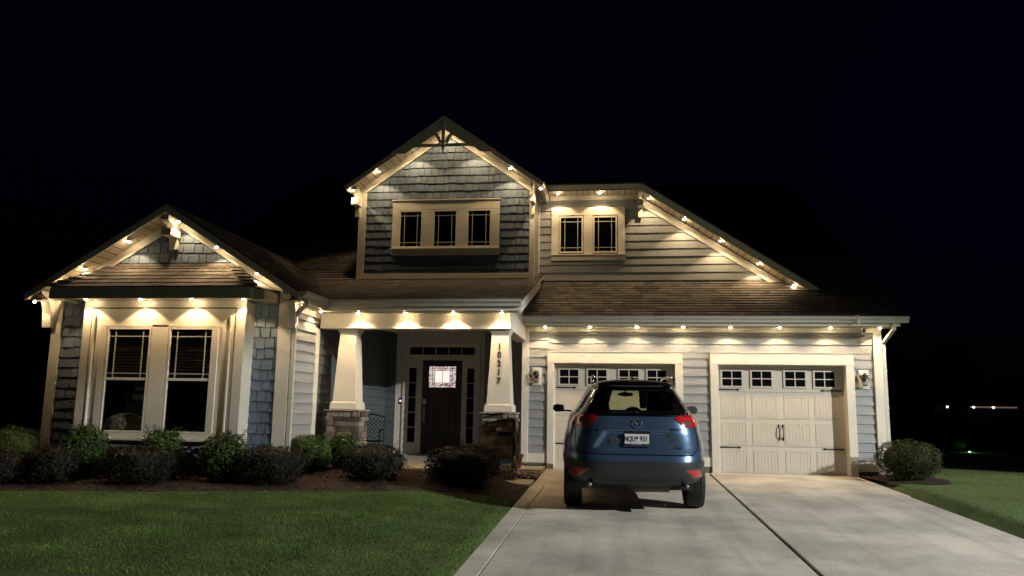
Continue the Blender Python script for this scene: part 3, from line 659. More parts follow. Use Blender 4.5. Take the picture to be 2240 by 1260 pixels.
# grass blades
gb = MB()
def blades(n, x0, x1, y0, y1, inside):
    for _ in range(n):
        x = U(x0, x1); y = y1 - (y1 - y0) * random.random()
        if not inside(x, y): continue
        z = lz(x, y); h = U(.008, .024); a = U(0, 6.28); w = U(.003, .006); c, s = math.cos(a) * w, math.sin(a) * w
        gb.add([(x - c, y - s, z - .004), (x + c, y + s, z - .004), (x + U(-.02, .02), y + U(-.02, .02), z + h)], [(0, 1, 2)], min(1, max(0, .5 + .9 * pnoise(Vector((x * 1.3, y * 2.2, 3))) + U(-.3, .3))))
blades(150000, -8.2, -.02, -10.2, -4.3, lambda x, y: y < interp(x, edge) and x < -.02)
blades(30000, 6.18, 13, -7.5, 3.5, lambda x, y: not (x < 7.25 and y > -1.4))
tag(gb.build('grass', M['blade'], None), 'short mown turf blades', 'grass', None, 'stuff')
# river rocks
rk = MB()
for _ in range(330):
    x = U(-.95, -.06); y = U(-2.05, -1.0); r = U(.018, .05)
    t = bmesh.new(); bmesh.ops.create_icosphere(t, subdivisions=1, radius=1)
    z = -.06 + .12 * sm((-x - .1) / .7) + U(0, .06); sx, sy, sz = r * U(.8, 1.4), r * U(.7, 1.2), r * U(.45, .8); a = U(0, 3.14)
    vs = [(x + (v.co.x * math.cos(a) - v.co.y * math.sin(a)) * sx * U(.92, 1.08), y + (v.co.x * math.sin(a) + v.co.y * math.cos(a)) * sy * U(.92, 1.08), z + v.co.z * sz) for v in t.verts]
    rk.add(vs, [tuple(v.index for v in f.verts) for f in t.faces], U(0, 1)); t.free()
tag(rk.build('pebbles', M['rock'], None, smooth=True), 'rounded river rocks heaped between the two walk slabs', 'rocks', None, 'stuff')
tag(MB().box(-.98, -.03, -2.08, -.95, -.2, -.05).build('rock_bed', M['mulch'], None), kind='structure')

# ------------------------------------------------------------------ plants
def shrub(name, label, cat, x, y, r, top, leaf, n, ls, group, flat=1.0, sprigs=0, box=False, ry=None):
    z0 = G(x, y); h = top - z0; rt = empty(name, (x, y, z0)); tag(rt, label, cat, group)
    ry = ry or r; mb = MB(); ph = U(0, 50)
    core = MB()
    def surf(th, u):
        """unit direction to a point on the lumpy shell"""
        p = math.acos(1 - 2 * u)
        d = Vector((math.sin(p) * math.cos(th), math.sin(p) * math.sin(th), math.cos(p)))
        k = 1 + .16 * pnoise(d * 2.2 + Vector((ph, 0, 0))) + .10 * pnoise(d * 5 + Vector((0, ph, 0)))
        e = 2.7 if box else 2.2
        q = (abs(d.x) ** e + abs(d.y) ** e + abs(d.z) ** e) ** (-1 / e)
        return d * q * k
    for i in range(n):
        th = U(0, 6.283); u = random.random(); d = surf(th, u); rad = 1 - abs(random.gauss(0, .10)) + (U(0, .09) if random.random() < .3 else 0)
        px, py, pz = d.x * r * rad, d.y * ry * rad, h * .5 + d.z * h * .5 * rad * .98
        l = ls * U(.6, 1.25); w = l * .42
        a = Vector((U(-1, 1), U(-1, 1), U(-.3, 1))).normalized(); nn = (d.normalized() + Vector((U(-.8, .8), U(-.8, .8), U(-.5, .8)))).normalized()
        t = a.cross(nn).normalized(); c = Vector((px, py, pz)); a = nn.cross(t)
        cl = .5 + .9 * pnoise(Vector((px * 5 + ph, py * 5, pz * 5)))
        mb.add([c - a * l * .5, c + t * w * .5 - nn * l * .05, c + a * l * .5, c - t * w * .5 - nn * l * .05], [(0, 1, 2, 3)], min(1, max(0, cl + U(-.25, .3))))
    for i in range(sprigs):
        th = U(0, 6.283); d = Vector((math.cos(th) * U(.1, .8), math.sin(th) * U(.1, .8), 1)); b = Vector((d.x * r, d.y * ry, h * .86)); ln = U(.06, .20)
        tip = b + Vector((d.x * .16 + U(-.05, .05), d.y * .1, ln)); mb.tube([b, b.lerp(tip, .5) + Vector((0, 0, .015)), tip], .002, 3)
        for k in range(9):
            c = b.lerp(tip, (k + 1) / 9); s = (-1) ** k; l = ls * U(.5, .8)
            mb.add([c, c + Vector((s * l * .5, U(-.01, .01), l * .3)), c + Vector((s * l, 0, l * .5)), c + Vector((s * l * .5, 0, l * .0))], [(0, 1, 2, 3)], U(.3, 1))
    # inner core in the darkest leaf tone, keeps foliage from being see-through
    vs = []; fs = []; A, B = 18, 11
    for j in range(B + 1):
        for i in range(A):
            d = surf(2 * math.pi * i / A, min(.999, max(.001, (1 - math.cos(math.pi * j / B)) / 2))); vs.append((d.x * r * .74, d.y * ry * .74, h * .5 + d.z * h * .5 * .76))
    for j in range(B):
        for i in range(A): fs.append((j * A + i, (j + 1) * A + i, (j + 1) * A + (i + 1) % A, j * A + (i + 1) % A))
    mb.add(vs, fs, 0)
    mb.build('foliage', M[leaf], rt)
    st = MB()
    for k in range(5): st.tube([(U(-.04, .04), U(-.04, .04), -.03), (U(-.15, .15), U(-.12, .12), h * .45)], [.014, .007], 6)
    st.build('stem', M['bark'], rt)
    return rt
GF = 'dark clipped shrubs along the lawn edge'; GB = 'green shrubs planted against the house'
shrub('loropetalum_shrub', 'big round dark shrub in front of the numbered stone column', 'shrub', -1.01, -3.75, .56, .60, 'leafb', 6500, .040, GF, sprigs=26, box=True)
shrub('loropetalum_shrub', 'round dark shrub with stray sprigs at the other side of the entrance gap', 'shrub', -2.40, -3.95, .47, .60, 'leafb', 5500, .040, GF, sprigs=16, box=True)
shrub('loropetalum_shrub', 'broad reddish dark shrub in front of the downspout corner', 'shrub', -3.80, -4.55, .49, .56, 'leafb', 5500, .040, GF, sprigs=8, box=True)
shrub('loropetalum_shrub', 'broad dark shrub below the mullion between the bay window panes', 'shrub', -5.70, -5.0, .52, .54, 'leafb', 6000, .040, GF, sprigs=5, box=True)
shrub('loropetalum_shrub', 'small dark shrub below the shingled corner at the outer end of the bay', 'shrub', -6.86, -5.3, .38, .54, 'leafb', 4500, .040, GF, sprigs=4)
shrub('loropetalum_shrub', 'dark shrub at the outer end of the bed, under the yellowish one', 'shrub', -7.60, -5.5, .47, .48, 'leafb', 4500, .040, GF)
shrub('holly_shrub', 'yellowish green shrub at the outer end of the bed beside the dark one', 'shrub', -7.95, -4.85, .46, .80, 'leafy', 5200, .034, GB)
shrub('holly_shrub', 'loose glossy green shrub under the outer side of the bay window', 'shrub', -6.86, -4.62, .34, .84, 'leafg', 3000, .058, GB, sprigs=14)
shrub('holly_shrub', 'green shrub with tall shoots under the middle of the bay window', 'shrub', -5.62, -4.55, .34, .78, 'leafg', 3000, .056, GB, sprigs=22)
shrub('holly_shrub', 'glossy green shrub under the bay window side nearest the porch', 'shrub', -4.58, -4.55, .35, .76, 'leafg', 3200, .058, GB, sprigs=10)
shrub('holly_shrub', 'flat topped bright green shrub beside the downspout', 'shrub', -3.67, -3.38, .36, .68, 'leafg', 3600, .055, GB, box=True)
shrub('holly_shrub', 'narrow green shrub against the stone base without a number', 'shrub', -3.22, -3.05, .25, .72, 'leafg', 2600, .055, GB, sprigs=3)
shrub('boxwood_shrub', 'large rounded boxwood beside the garage corner and driveway', 'shrub', 6.63, -.85, .56, .75, 'leafr', 9000, .034, None, ry=.5)
shrub('garden_plant', 'small plant lit green by a ground light far across the dark lawn', 'plant', 12.55, 12, .30, .55, 'leafg', 900, .07, None)

def tree(x, y, h, r, label, n=1700):
    rt = empty('tree', (x, y, -.3)); tag(rt, label, 'tree', 'dark trees behind the house')
    tb = MB(); tb.tube([(0, 0, 0), (.1, 0, h * .4), (-.1, .1, h * .75)], [h * .035, h * .025, h * .01], 8)
    blobs = []
    for k in range(9):
        a = U(0, 6.28); d = U(.1, .6) * r; bz = h * U(.42, .84); blobs.append((Vector((math.cos(a) * d, math.sin(a) * d, bz)), r * U(.35, .58)))
        tb.tube([(0, 0, h * .35), blobs[-1][0]], [h * .015, h * .004], 5)
    blobs.append((Vector((0, 0, h - r * .42)), r * .42))
    tb.build('trunk', M['bark'], rt)
    mb = MB()
    for i in range(n):
        c, br = random.choice(blobs); d = Vector((random.gauss(0, 1), random.gauss(0, 1), random.gauss(0, 1))).normalized()
        p = c + d * br * (random.random() ** .45) * U(.9, 1.12); s = U(.10, .26) * h / 7
        a = Vector((U(-1, 1), U(-1, 1), U(-1, 1))).normalized(); b = a.cross(d).normalized()
        mb.add([p - a * s, p + b * s * .6, p + a * s, p - b * s * .6], [(0, 1, 2, 3)], U(0, 1))
    mb.build('crown', M['leafd'], rt); return rt
for x, y, h, r, l in ((23.6, 50, 6.2, 2.0, 'low dark tree just past the garage corner'), (27.8, 50, 7.7, 3.0, 'rounded dark tree in the middle of the far tree line'),
                      (32.5, 42, 10.0, 4.2, 'tallest dark tree where the picture ends, over the neighbouring lamps'), (25.5, 56, 6.6, 2.4, 'dark tree filling the dip beside the low one by the garage'),
                      (31.0, 60, 6.6, 3.0, 'dark tree behind the pair of distant lamps'), (21.5, 58, 5.6, 2.4, 'dark tree partly hidden behind the garage corner'), (37.5, 46, 9.0, 4.2, 'wide dark tree beyond the tallest one')):
    tree(x, y, h, r, l)
hb = MB()
for i in range(4200):
    x = U(15, 62); y = U(62, 66); z = U(-.5, 4.2) * (1 + .2 * math.sin(x)); s = U(.25, .5)
    a = Vector((U(-1, 1), U(-1, 1), U(-1, 1))).normalized(); b = a.cross(Vector((0, 1, .3))).normalized(); p = Vector((x, y, z)); hb.add([p - a * s, p + b * s, p + a * s, p - b * s], [(0, 1, 2, 3)], U(0, 1))
tag(hb.build('woods', M['leafd'], None), 'black mass of woods closing the view beyond the lawn', 'woods', None, 'stuff')

# neighbouring house far off: dark, two lamps under its eaves
nh = empty('neighbouring_house', (35.5, 58, -.3)); tag(nh, 'dark low house far off with two small white lamps under its eave', 'house')
MB().box(-6.5, 6.5, 0, 8, 0, 2.7).build('wall', M['leafd'], nh)
MB().hexa([(-7, -.5, 2.7), (7, -.5, 2.7), (7, 8.5, 2.7), (-7, 8.5, 2.7)], [(-3, 4, 4.6), (3, 4, 4.6), (3, 4.1, 4.6), (-3, 4.1, 4.6)]).build('roof', M['leafd'], nh)
MB().box(-3.6, .2, -.60, -.52, 2.30, 2.42).build('glow_fascia', emit('far_fascia_glow', (1, .66, .5), .12), nh)  # fascia glows by itself in place of lamplight falling on it
far = emit('far_lamp', (.9, .95, 1), 1.6)
for x in (-5.5, -3.35, -1.75): MB().sphere((x, -.66, 2.34), .11).build('wall_lamp', far, nh)
sg = empty('sign', (17.4, 30, 0)); tag(sg, 'small pale blank board standing far off behind the boxwood', 'sign')
MB().box(-.12, .12, -.02, .02, .90, 1.08).build('board', M['white'], sg); MB().box(-.02, .02, -.02, .02, -.2, .90).build('post', M['black'], sg)
gl_ = MB().lathe((12.75, 11.5, -.1), [(.05, 0), (.05, .12), (.03, .14)], 10).build('garden_light', M['black'], None); tag(gl_, 'small ground light glowing beside the far green plant', 'garden light')
MB().sphere((12.75, 11.5, .05), .035).build('bulb', emit('garden_bulb', (.55, 1, .55), 1.2), gl_)

# ------------------------------------------------------------------ small things on the house
def lantern(x, z, label, glassm='clear'):
    r = empty('wall_lantern', (x, .0, z)); tag(r, label, 'lantern', 'wall lanterns beside the garage doors')
    MB().box(-.095, .095, -.012, .012, -.17, .195).box(-.07, .07, -.024, -.0121, -.145, .17).build('mounting_block', M['trim'], r, bevel=.004)
    b = MB(); b.lathe((0, -.11, .03), [(.012, .10), (.03, .095), (.055, .06), (.062, .01), (.066, 0), (.02, -.004)], 14)
    b.tube([(0, -.02, .02), (0, -.07, .10), (0, -.11, .12)], .014); b.sphere((0, -.025, .03), (.045, .02, .07))
    for k in range(6): a = k * math.pi / 3; b.tube([(.06 * math.cos(a), -.11 + .06 * math.sin(a), .03), (.068 * math.cos(a), -.11 + .068 * math.sin(a), -.05), (.045 * math.cos(a), -.11 + .045 * math.sin(a), -.105)], .004, 5)
    b.lathe((0, -.11, -.125), [(.012, 0), (.047, .012), (.047, .022), (.01, .03)], 12)
    b.build('lantern_body', M['black'], r)
    MB().lathe((0, -.11, -.095), [(.040, 0), (.060, .05), (.055, .12)], 12).build('glass_shade', M['clear'], r, smooth=True)
    return r
lantern(-.222, 1.84, 'black caged wall lantern on a cream block between the porch and the garage')
lantern(6.19, 1.85, 'black caged wall lantern on a cream block at the outer garage corner')
cam_ = empty('security_camera', (6.20, -.036, 2.80)); tag(cam_, 'small white security camera under the garage eave near the corner', 'camera')
MB().box(-.035, .05, -.12, -.03, -.06, .05).box(-.01, .02, -.03, 0, -.02, .02).build('camera_body', M['white'], cam_, bevel=.008); MB().box(-.024, .022, -.128, -.1205, -.03, .03).build('lens_window', M['black'], cam_)
gc = empty('gutter_clip', (5.98, -.61, 2.93)); gc.parent = H
MB().box(-.02, .02, -.012, .0, -.05, .11).box(-.20, .02, -.02, -.012, .05, .065).tube([(-.02, -.02, .12), (-.20, -.015, .06), (-.26, -.01, .02)], .008, 6).build('bracket', M['gutter'], gc)
db = empty('doorbell', (-3.60, EY - .004, 1.33)); tag(db, 'doorbell glowing violet on the casing beside the front door', 'doorbell')
MB().box(-.025, .025, -.02, .003, -.07, .07).build('case', M['black'], db, bevel=.004); MB().sphere((0, -.022, .0), (.022, .010, .022)).build('button_light', emit('violet_light', (.65, .25, 1), 4), db)
# patio chair with a lattice back
pc = empty('patio_chair', (-3.58, -.35, .10), R(6)); tag(pc, 'black metal patio chair with lattice back on the porch behind the stone base', 'chair')
b = MB(); w = .26
for s in (-1, 1): b.tube([(s * w, .02, .40), (s * w, .06, .88)], .014)
b.tube([(-w, .06, .88), (0, .08, .93), (w, .06, .88)], .014)
for k in range(-6, 7):
    for s in (-1, 1):
        x0 = k * .08; pts = []
        for t in (0, 1):
            pts.append((x0 + s * t * .40, lerp(.02, .06, t), lerp(.44, .88, t)))
        a, c = pts
        def cl(p, q):
            P, Q = Vector(p), Vector(q); t0, t1 = 0, 1
            for lim, sg_ in ((w, 1), (-w, -1)):
                da = (P.x - lim) * sg_; dc = (Q.x - lim) * sg_
                if da > 0 and dc > 0: return None
                if da > 0: t0 = max(t0, da / (da - dc))
                if dc > 0: t1 = min(t1, da / (da - dc))
            return (P.lerp(Q, t0), P.lerp(Q, t1)) if t1 > t0 else None
        r_ = cl(a, c)
        if r_: b.tube(r_, .006, 4)
b.build('backrest', M['black'], pc)
MB().box(-.27, .27, -.46, .03, .385, .41).build('seat', M['black'], pc, bevel=.006)
for sx in (-.25, .25):
    for sy in (-.43, .0): MB().tube([(sx, sy, 0), (sx, sy, .39)], .013).build('leg', M['black'], pc)
    MB().tube([(sx, .05, .62), (sx, -.40, .62), (sx, -.43, .40)], .013).build('armrest', M['black'], pc)
# clay pot
pt = MB().lathe((0, 0, 0), [(.085, 0), (.115, .20), (.135, .205), (.138, .26), (.122, .262), (.11, .20), (.03, .19)], 24).build('plant_pot', M['terra'], None, smooth=False); pt.location = (-.52, -.75, .056)
tag(pt, 'terracotta pot standing between the numbered column and the garage', 'pot')
# security yard sign
ys = empty('yard_sign', (-.44, -2.94, .05), R(4)); ys.rotation_euler = (R(-16), 0, R(8)); tag(ys, 'small white and blue yard sign on a stake by the stone base', 'sign')
MB().hexa([(-.095, -.004, .13), (.095, -.004, .13), (.095, -.004, .235), (-.095, -.004, .235)], [(-.095, .004, .13), (.095, .004, .13), (.095, .004, .235), (-.095, .004, .235)]).build('sign_face', M['white'], ys)
blu = mat('sign_blue', (.03, .16, .42), .5)
MB().prism([(-.095, -.005, .235), (.095, -.005, .235), (.055, -.005, .30), (-.055, -.005, .30)], (0, .010, 0)).build('sign_cap', blu, ys)
MB().tube([(0, .008, -.1), (0, .008, .20)], .006, 6).build('stake', M['black'], ys)
text_obj('lettering', 'ring', .095, mat('sign_ink', (.12, .13, .15), .5), ys, (0, -.0055, .182), (R(90), 0, 0), .001)
# patterned shape added behind the pane to stand for its reflection
cq = MB()
cq.sphere((-6.66, -3.93, .84), (.36, .075, .17), 24, 12, .5)
tag(cq.build('pane_reflection', M['pane_pattern'], None, smooth=True), 'patterned shape added behind the lower bay window pane as its reflection', 'pane_reflection')
fp = MB().box(-6.66, -6.50, -3.80, -3.785, 1.22, 1.46); tag(fp.build('reflection_panel', mat('dim_reflection', (.10, .11, .09), .5), None), 'dim greenish panel added behind the lower bay window pane as a faint reflection', 'reflection')  # dim panel added to stand for a faint window-like reflection

# ------------------------------------------------------------------ car
M['muffler_dark'] = mat('exhaust_metal', (.10, .10, .10), .4, metal=.6)
car = empty('parked_car', (1.665, -5.66, 0), 0); tag(car, 'blue compact crossover parked tail out in front of the garage', 'car')
paint = mat('blue_metallic_paint', (.080, .140, .255), .30, (.072, .128, .235), 200, .5, metal=.62, coat=1.0)
clad = mat('grey_cladding', (.026, .028, .033), .42, bump=.1, bscale=300)
gloss = mat('black_gloss', (.004, .004, .005), .06)
tyre_m = mat('tyre_rubber', (.014, .014, .014), .75, bump=.2, bscale=80)
chrome = mat('chrome', (.7, .7, .7), .12, metal=1)
red = mat('red_lens', (.50, .014, .016), .10, (.32, .008, .010), 40, .6, coat=1)
tint = glassy('tinted_glass', (.52, .56, .42), 1.5, .02); tint2 = glassy('windscreen_glass', (.80, .82, .72), 1.4, .02)
CW = [(.36, .80), (.42, .885), (.55, .930), (.70, .945), (.85, .945), (.95, .93), (1.05, .905), (1.16, .875), (1.25, .835), (1.31, .79), (1.42, .715), (1.54, .645), (1.64, .585), (1.69, .535), (1.73, .46), (1.755, .34), (1.765, .18)]
CR = [(.36, .22), (.40, .09), (.48, .025), (.60, .0), (.68, .0), (.72, .015), (.765, .03), (.775, .065), (.85, .07), (1.05, .085), (1.20, .115), (1.27, .15), (1.42, .30), (1.56, .43), (1.66, .50), (1.70, .46), (1.715, .50), (1.735, .72), (1.765, 1.25)]
CF = [(.36, 4.30), (.5, 4.50), (.75, 4.52), (.90, 4.42), (1.0, 4.1), (1.08, 3.65), (1.14, 3.38), (1.30, 3.05), (1.5, 2.72), (1.66, 2.42), (1.73, 2.15), (1.765, 1.7)]
NE = 4.8; YC = 2.1
def csurf(sx, cy, z, off=0):
    W = interp(z, CW); yr = interp(z, CR); yf = interp(z, CF)
    y = YC - (YC - yr) * cy if cy > 0 else YC - (yf - YC) * cy
    x = W * sx
    # recess around the plate
    if cy > .5 and .84 < z < 1.08:
        hw = .40 + (1.08 - z) * .62; k = sm((hw - abs(x)) / .035) * sm((1.085 - z) / .03) * sm((z - .835) / .03); y += .035 * k
    n = Vector((sx ** 5 if sx > 0 else -abs(sx) ** 5, -(abs(cy) ** 5) * (1 if cy > 0 else -1), 0)); n.normalize()
    return Vector((x + n.x * off, y + n.y * off, z))
def rear(x, z, off=.003):
    sx = max(-.999, min(.999, x / interp(z, CW))); return csurf(sx, (1 - abs(sx) ** NE) ** (1 / NE), z, off)
half = []
for i in range(27): s = lerp(0, .88, i / 26); half.append((s, (1 - s ** NE) ** (1 / NE)))
for i in range(1, 40):
    c = lerp(half[26][1], -half[26][1], i / 40); half.append(((1 - abs(c) ** NE) ** (1 / NE), c))
for i in range(14): s = lerp(.88, 0, i / 13); half.append((s, -(1 - s ** NE) ** (1 / NE)))
ring = half + [(-a, b) for a, b in half[-2:0:-1]]
zs = sorted(set([round(.36 + i * .0235, 4) for i in range(60)] + [.765, .775, .84, .865, 1.055, 1.085, 1.70, 1.715, 1.745, 1.76, 1.765])); zs = [z for z in zs if z <= 1.765]
nr = len(ring); vs = [csurf(a, b, z) for z in zs for a, b in ring]; fs = []
for j in range(len(zs) - 1):
    zc = (zs[j] + zs[j + 1]) / 2
    for i in range(nr):
        i2 = (i + 1) % nr; a = (ring[i][0] + ring[i2][0]) / 2; c = (ring[i][1] + ring[i2][1]) / 2; p = csurf(max(-1, min(1, a)), max(-1, min(1, c)), zc)
        if c > .6 and 1.335 < zc < 1.615 and abs(p.x) < .54: continue
        if c < -.55 and 1.16 < zc < 1.66 and abs(a) < .86: continue
        if abs(a) > .80 and -.75 < c < .75 and 1.33 < zc < 1.60 and .9 < p.y < 3.0: continue
        if abs(a) > .80 and (Vector((p.y, p.z)) - Vector((.94, .36))).length < .40: continue
        if abs(a) > .80 and (Vector((p.y, p.z)) - Vector((3.62, .36))).length < .40: continue
        fs.append((j * nr + i, j * nr + i2, (j + 1) * nr + i2, (j + 1) * nr + i))
fs.append(tuple(range((len(zs) - 1) * nr, len(zs) * nr)))
body = MB().add(vs, fs).build('body', paint, car, smooth=True)
def patch(zl, xl, xr, off=.003, n=14, mb=None, sym=False):
    mb = mb or MB(); vs = []; fs = []
    for z in zl:
        a, b = xl(z), xr(z); vs += [rear(lerp(a, b, i / n), z, off) for i in range(n + 1)]
    for j in range(len(zl) - 1):
        for i in range(n): fs.append((j * (n + 1) + i, j * (n + 1) + i + 1, (j + 1) * (n + 1) + i + 1, (j + 1) * (n + 1) + i))
    return mb.add(vs, fs)
# grey lower bumper cladding, follows the tail round the corners
cl_ = MB(); vs = []; fs = []; sel = [q for q in ([(-a, b) for a, b in half[44:0:-1]] + half[:45])]
zz = lin(.375, .69, 12)
for z in zz: vs += [csurf(a, b, z if z < .69 else .69 - .06 * sm((abs(a) - .9) / .1), .007) for a, b in sel]
for j in range(len(zz) - 1):
    for i in range(len(sel) - 1):
        a, b = sel[i]; p = csurf(a, b, zz[j] + .01)
        if abs(a) > .80 and (Vector((p.y, p.z)) - Vector((.94, .36))).length < .40: continue
        fs.append((j * len(sel) + i, j * len(sel) + i + 1, (j + 1) * len(sel) + i + 1, (j + 1) * len(sel) + i))
cl_.add(vs, fs).build('bumper', clad, car, smooth=True)
# tail window: black border and tinted pane
gz = lin(1.268, 1.70, 22); gw = lambda z: interp(z, [(1.268, .60), (1.29, .735), (1.33, .735), (1.45, .665), (1.60, .575), (1.66, .545), (1.70, .50)])
iz0, iz1 = 1.345, 1.60; iw = lambda z: interp(z, [(1.345, .44), (1.37, .50), (1.50, .52), (1.57, .49), (1.60, .40)])
bd = MB()
patch([z for z in gz if z <= iz0 + .001] + [iz0], lambda z: -gw(z), gw, .004, 24, bd)
patch([iz1] + [z for z in gz if z > iz1 + .001], lambda z: -gw(z), gw, .004, 24, bd)
for s in (-1, 1): patch(lin(iz0, iz1, 14), lambda z: s * iw(z), lambda z: s * gw(z), .004, 8, bd)
bd.build('window_border', gloss, car, smooth=True)
patch(lin(iz0 - .01, iz1 + .01, 10), lambda z: -gw(z) * .8, lambda z: gw(z) * .8, .001, 16).build('rear_window', tint, car, smooth=True)
# windscreen and side windows
vs = []; fs = []; zl = lin(1.15, 1.68, 8)
for z in zl: vs += [csurf(s, -(1 - abs(s) ** NE) ** (1 / NE), z, .002) for s in lin(-.88, .88, 12)]
for j in range(8):
    for i in range(12): fs.append((j * 13 + i, j * 13 + i + 1, (j + 1) * 13 + i + 1, (j + 1) * 13 + i))
MB().add(vs, fs).build('windscreen', tint2, car, smooth=True)
for s in (-1, 1):
    vs = []; fs = []
    for z in lin(1.30, 1.62, 6):
        for k in range(13):
            y = lerp(.72 + (z - 1.30) * .5, 3.15 - (z - 1.30) * 1.6, k / 12); yr = interp(z, CR); yf = interp(z, CF); c = (YC - y) / (YC - yr) if y < YC else -(y - YC) / (yf - YC); c = max(-.999, min(.999, c))
            vs.append(csurf(s * (1 - abs(c) ** NE) ** (1 / NE), c, z, .004))
    for j in range(6):
        for k in range(12): fs.append((j * 13 + k, j * 13 + k + 1, (j + 1) * 13 + k + 1, (j + 1) * 13 + k))
    MB().add(vs, fs).build('side_window', gloss, car, smooth=True)
# dark seams of the hatch
sm_ = MB()
patch([.768, .780], lambda z: -.70, lambda z: .70, .002, 30, sm_)
for s in (-1, 1):
    patch(lin(.78, .86, 5), lambda z: s * (.70 + (z - .78) * .9), lambda z: s * (.715 + (z - .78) * .9), .002, 2, sm_)
    patch(lin(.86, 1.135, 6), lambda z: s * (.772 - (z - .86) * .05), lambda z: s * (.782 - (z - .86) * .05), .002, 2, sm_)
sm_.build('hatch_seam', gloss, car)
for s in (-1, 1):
    tl = empty('tail_light', (0, 0, 0)); tl.parent = car
    xin = lambda z: s * (interp(z, [(1.13, .60), (1.165, .565), (1.25, .475), (1.265, .49), (1.285, .60)])); xo = lambda z: s * interp(z, CW) * (.992 if z < 1.27 else .97)
    patch(lin(1.13, 1.285, 10), xin, xo, .012, 18).build('lens', red, tl, smooth=True)
    # side wrap of the lens
    vs = []; fs = []
    for z in lin(1.13, 1.285, 6): vs += [csurf(s * (1 - c ** NE) ** (1 / NE), c, z, .012) for c in lin(.80, .62, 8)]
    for j in range(6):
        for k in range(8): fs.append((j * 9 + k, j * 9 + k + 1, (j + 1) * 9 + k + 1, (j + 1) * 9 + k))
    MB().add(vs, fs).build('lens', red, tl, smooth=True)
    patch(lin(1.150, 1.205, 5), lambda z: s * interp(z, [(1.15, .61), (1.205, .555)]), lambda z: s * .69, .015, 8).build('clear_section', mat('smoke_lens', (.10, .08, .09), .15, coat=1), tl, smooth=True)
    patch(lin(1.232, 1.247, 2), lambda z: s * .54, lambda z: s * .74, .015, 8).build('highlight_stripe', mat('red_highlight', (.55, .03, .03), .2, coat=1), tl, smooth=True)  # brighter red stripe paints a highlight onto the lens
    rz = lin(.465, .60, 8)
    patch(rz, lambda z: s * interp(z, [(.465, .70), (.60, .565)]), lambda z: s * interp(z, [(.465, .86), (.60, .80)]), .012, 8).build('reflector_bezel', mat('bezel', (.07, .07, .075), .35), car, smooth=True)
    patch(lin(.485, .583, 6), lambda z: s * interp(z, [(.485, .715), (.583, .605)]), lambda z: s * interp(z, [(.485, .835), (.583, .775)]), .016, 8).build('reflector', red, car, smooth=True)
    MB().tube([(s * .60, .05, .375), (s * .60, .30, .375)], [.040, .040], 14).build('exhaust_tip', M['muffler_dark'], car, smooth=True)
    # mirror, rail, wheel
    mr = MB().hexa([(s * .95, 2.76, 1.235), (s * 1.10, 2.78, 1.225), (s * 1.145, 2.79, 1.27), (s * 1.13, 2.79, 1.345), (s * 1.07, 2.78, 1.365), (s * .96, 2.76, 1.345)], [(s * .96, 2.86, 1.25), (s * 1.07, 2.88, 1.245), (s * 1.10, 2.88, 1.28), (s * 1.09, 2.88, 1.32), (s * 1.04, 2.88, 1.34), (s * .97, 2.86, 1.33)]).box(s * .90 - .06, s * .90 + .06, 2.78, 2.84, 1.235, 1.265); mr.build('side_mirror', clad, car, bevel=.02)
    MB().tube([(s * .545, .66, 1.70), (s * .535, .74, 1.775), (s * .53, 1.0, 1.80), (s * .53, 2.2, 1.79), (s * .53, 2.45, 1.72)], [.014, .019, .019, .019, .014], 8).build('roof_rail', chrome, car, smooth=True)
    for yw in (.94, 3.62):
        wh = empty('wheel', (s * .80, yw, .355)); wh.parent = car; t = MB(); n = 40; pr = [(.225, -.095), (.300, -.120), (.340, -.113), (.352, -.085), (.355, 0), (.352, .085), (.340, .113), (.300, .120), (.225, .095)]
        vs = [(x, r * math.cos(2 * math.pi * k / n), r * math.sin(2 * math.pi * k / n)) for r, x in pr for k in range(n)]
        fs = [(i * n + k, i * n + (k + 1) % n, ((i + 1) % 9) * n + (k + 1) % n, ((i + 1) % 9) * n + k) for i in range(9) for k in range(n)]
        t.add(vs, fs).build('tyre', tyre_m, wh, smooth=True)
        gr = MB()
        for x in (-.055, -.018, .018, .055): gr.add([(x + e, (.3565) * math.cos(2 * math.pi * k / n), (.3565) * math.sin(2 * math.pi * k / n)) for e in (-.004, .004) for k in range(n)], [(k, (k + 1) % n, n + (k + 1) % n, n + k) for k in range(n)])
        gr.build('tread_groove', gloss, wh)
        rm = MB()
        for k in range(10):
            a = 2 * math.pi * k / 10; rm.hexa([(s * .07, .03 * math.cos(a + 1.5), .03 * math.sin(a + 1.5)), (s * .07, .03 * math.cos(a - 1.5), .03 * math.sin(a - 1.5)), (s * .09, .235 * math.cos(a - .07), .235 * math.sin(a - .07)), (s * .09, .235 * math.cos(a + .07), .235 * math.sin(a + .07))],
                                              [(s * .10, .03 * math.cos(a + 1.5), .03 * math.sin(a + 1.5)), (s * .10, .03 * math.cos(a - 1.5), .03 * math.sin(a - 1.5)), (s * .11, .235 * math.cos(a - .07), .235 * math.sin(a - .07)), (s * .11, .235 * math.cos(a + .07), .235 * math.sin(a + .07))])
        rm.box(-.02, .02, -.15, .15, -.15, .15); rm.build('rim', chrome, wh)
MB().box(-.72, .72, .35, 4.2, .30, .52).box(-.60, .60, .14, .36, .38, .50).build('underbody', M['black'], car)
MB().tube([(-.10, .34, .345), (.02, .34, .34), (.42, .36, .345)], [.02, .075, .075], 10).box(-.05, .05, .30, .42, .27, .34).build('muffler', mat('muffler', (.10, .09, .06), .6), car, smooth=True)
MB().box(-.66, .66, 1.55, 3.2, .9, 1.02).box(-.72, .72, .5, 1.5, .95, 1.24).build('cabin', M['black'], car)
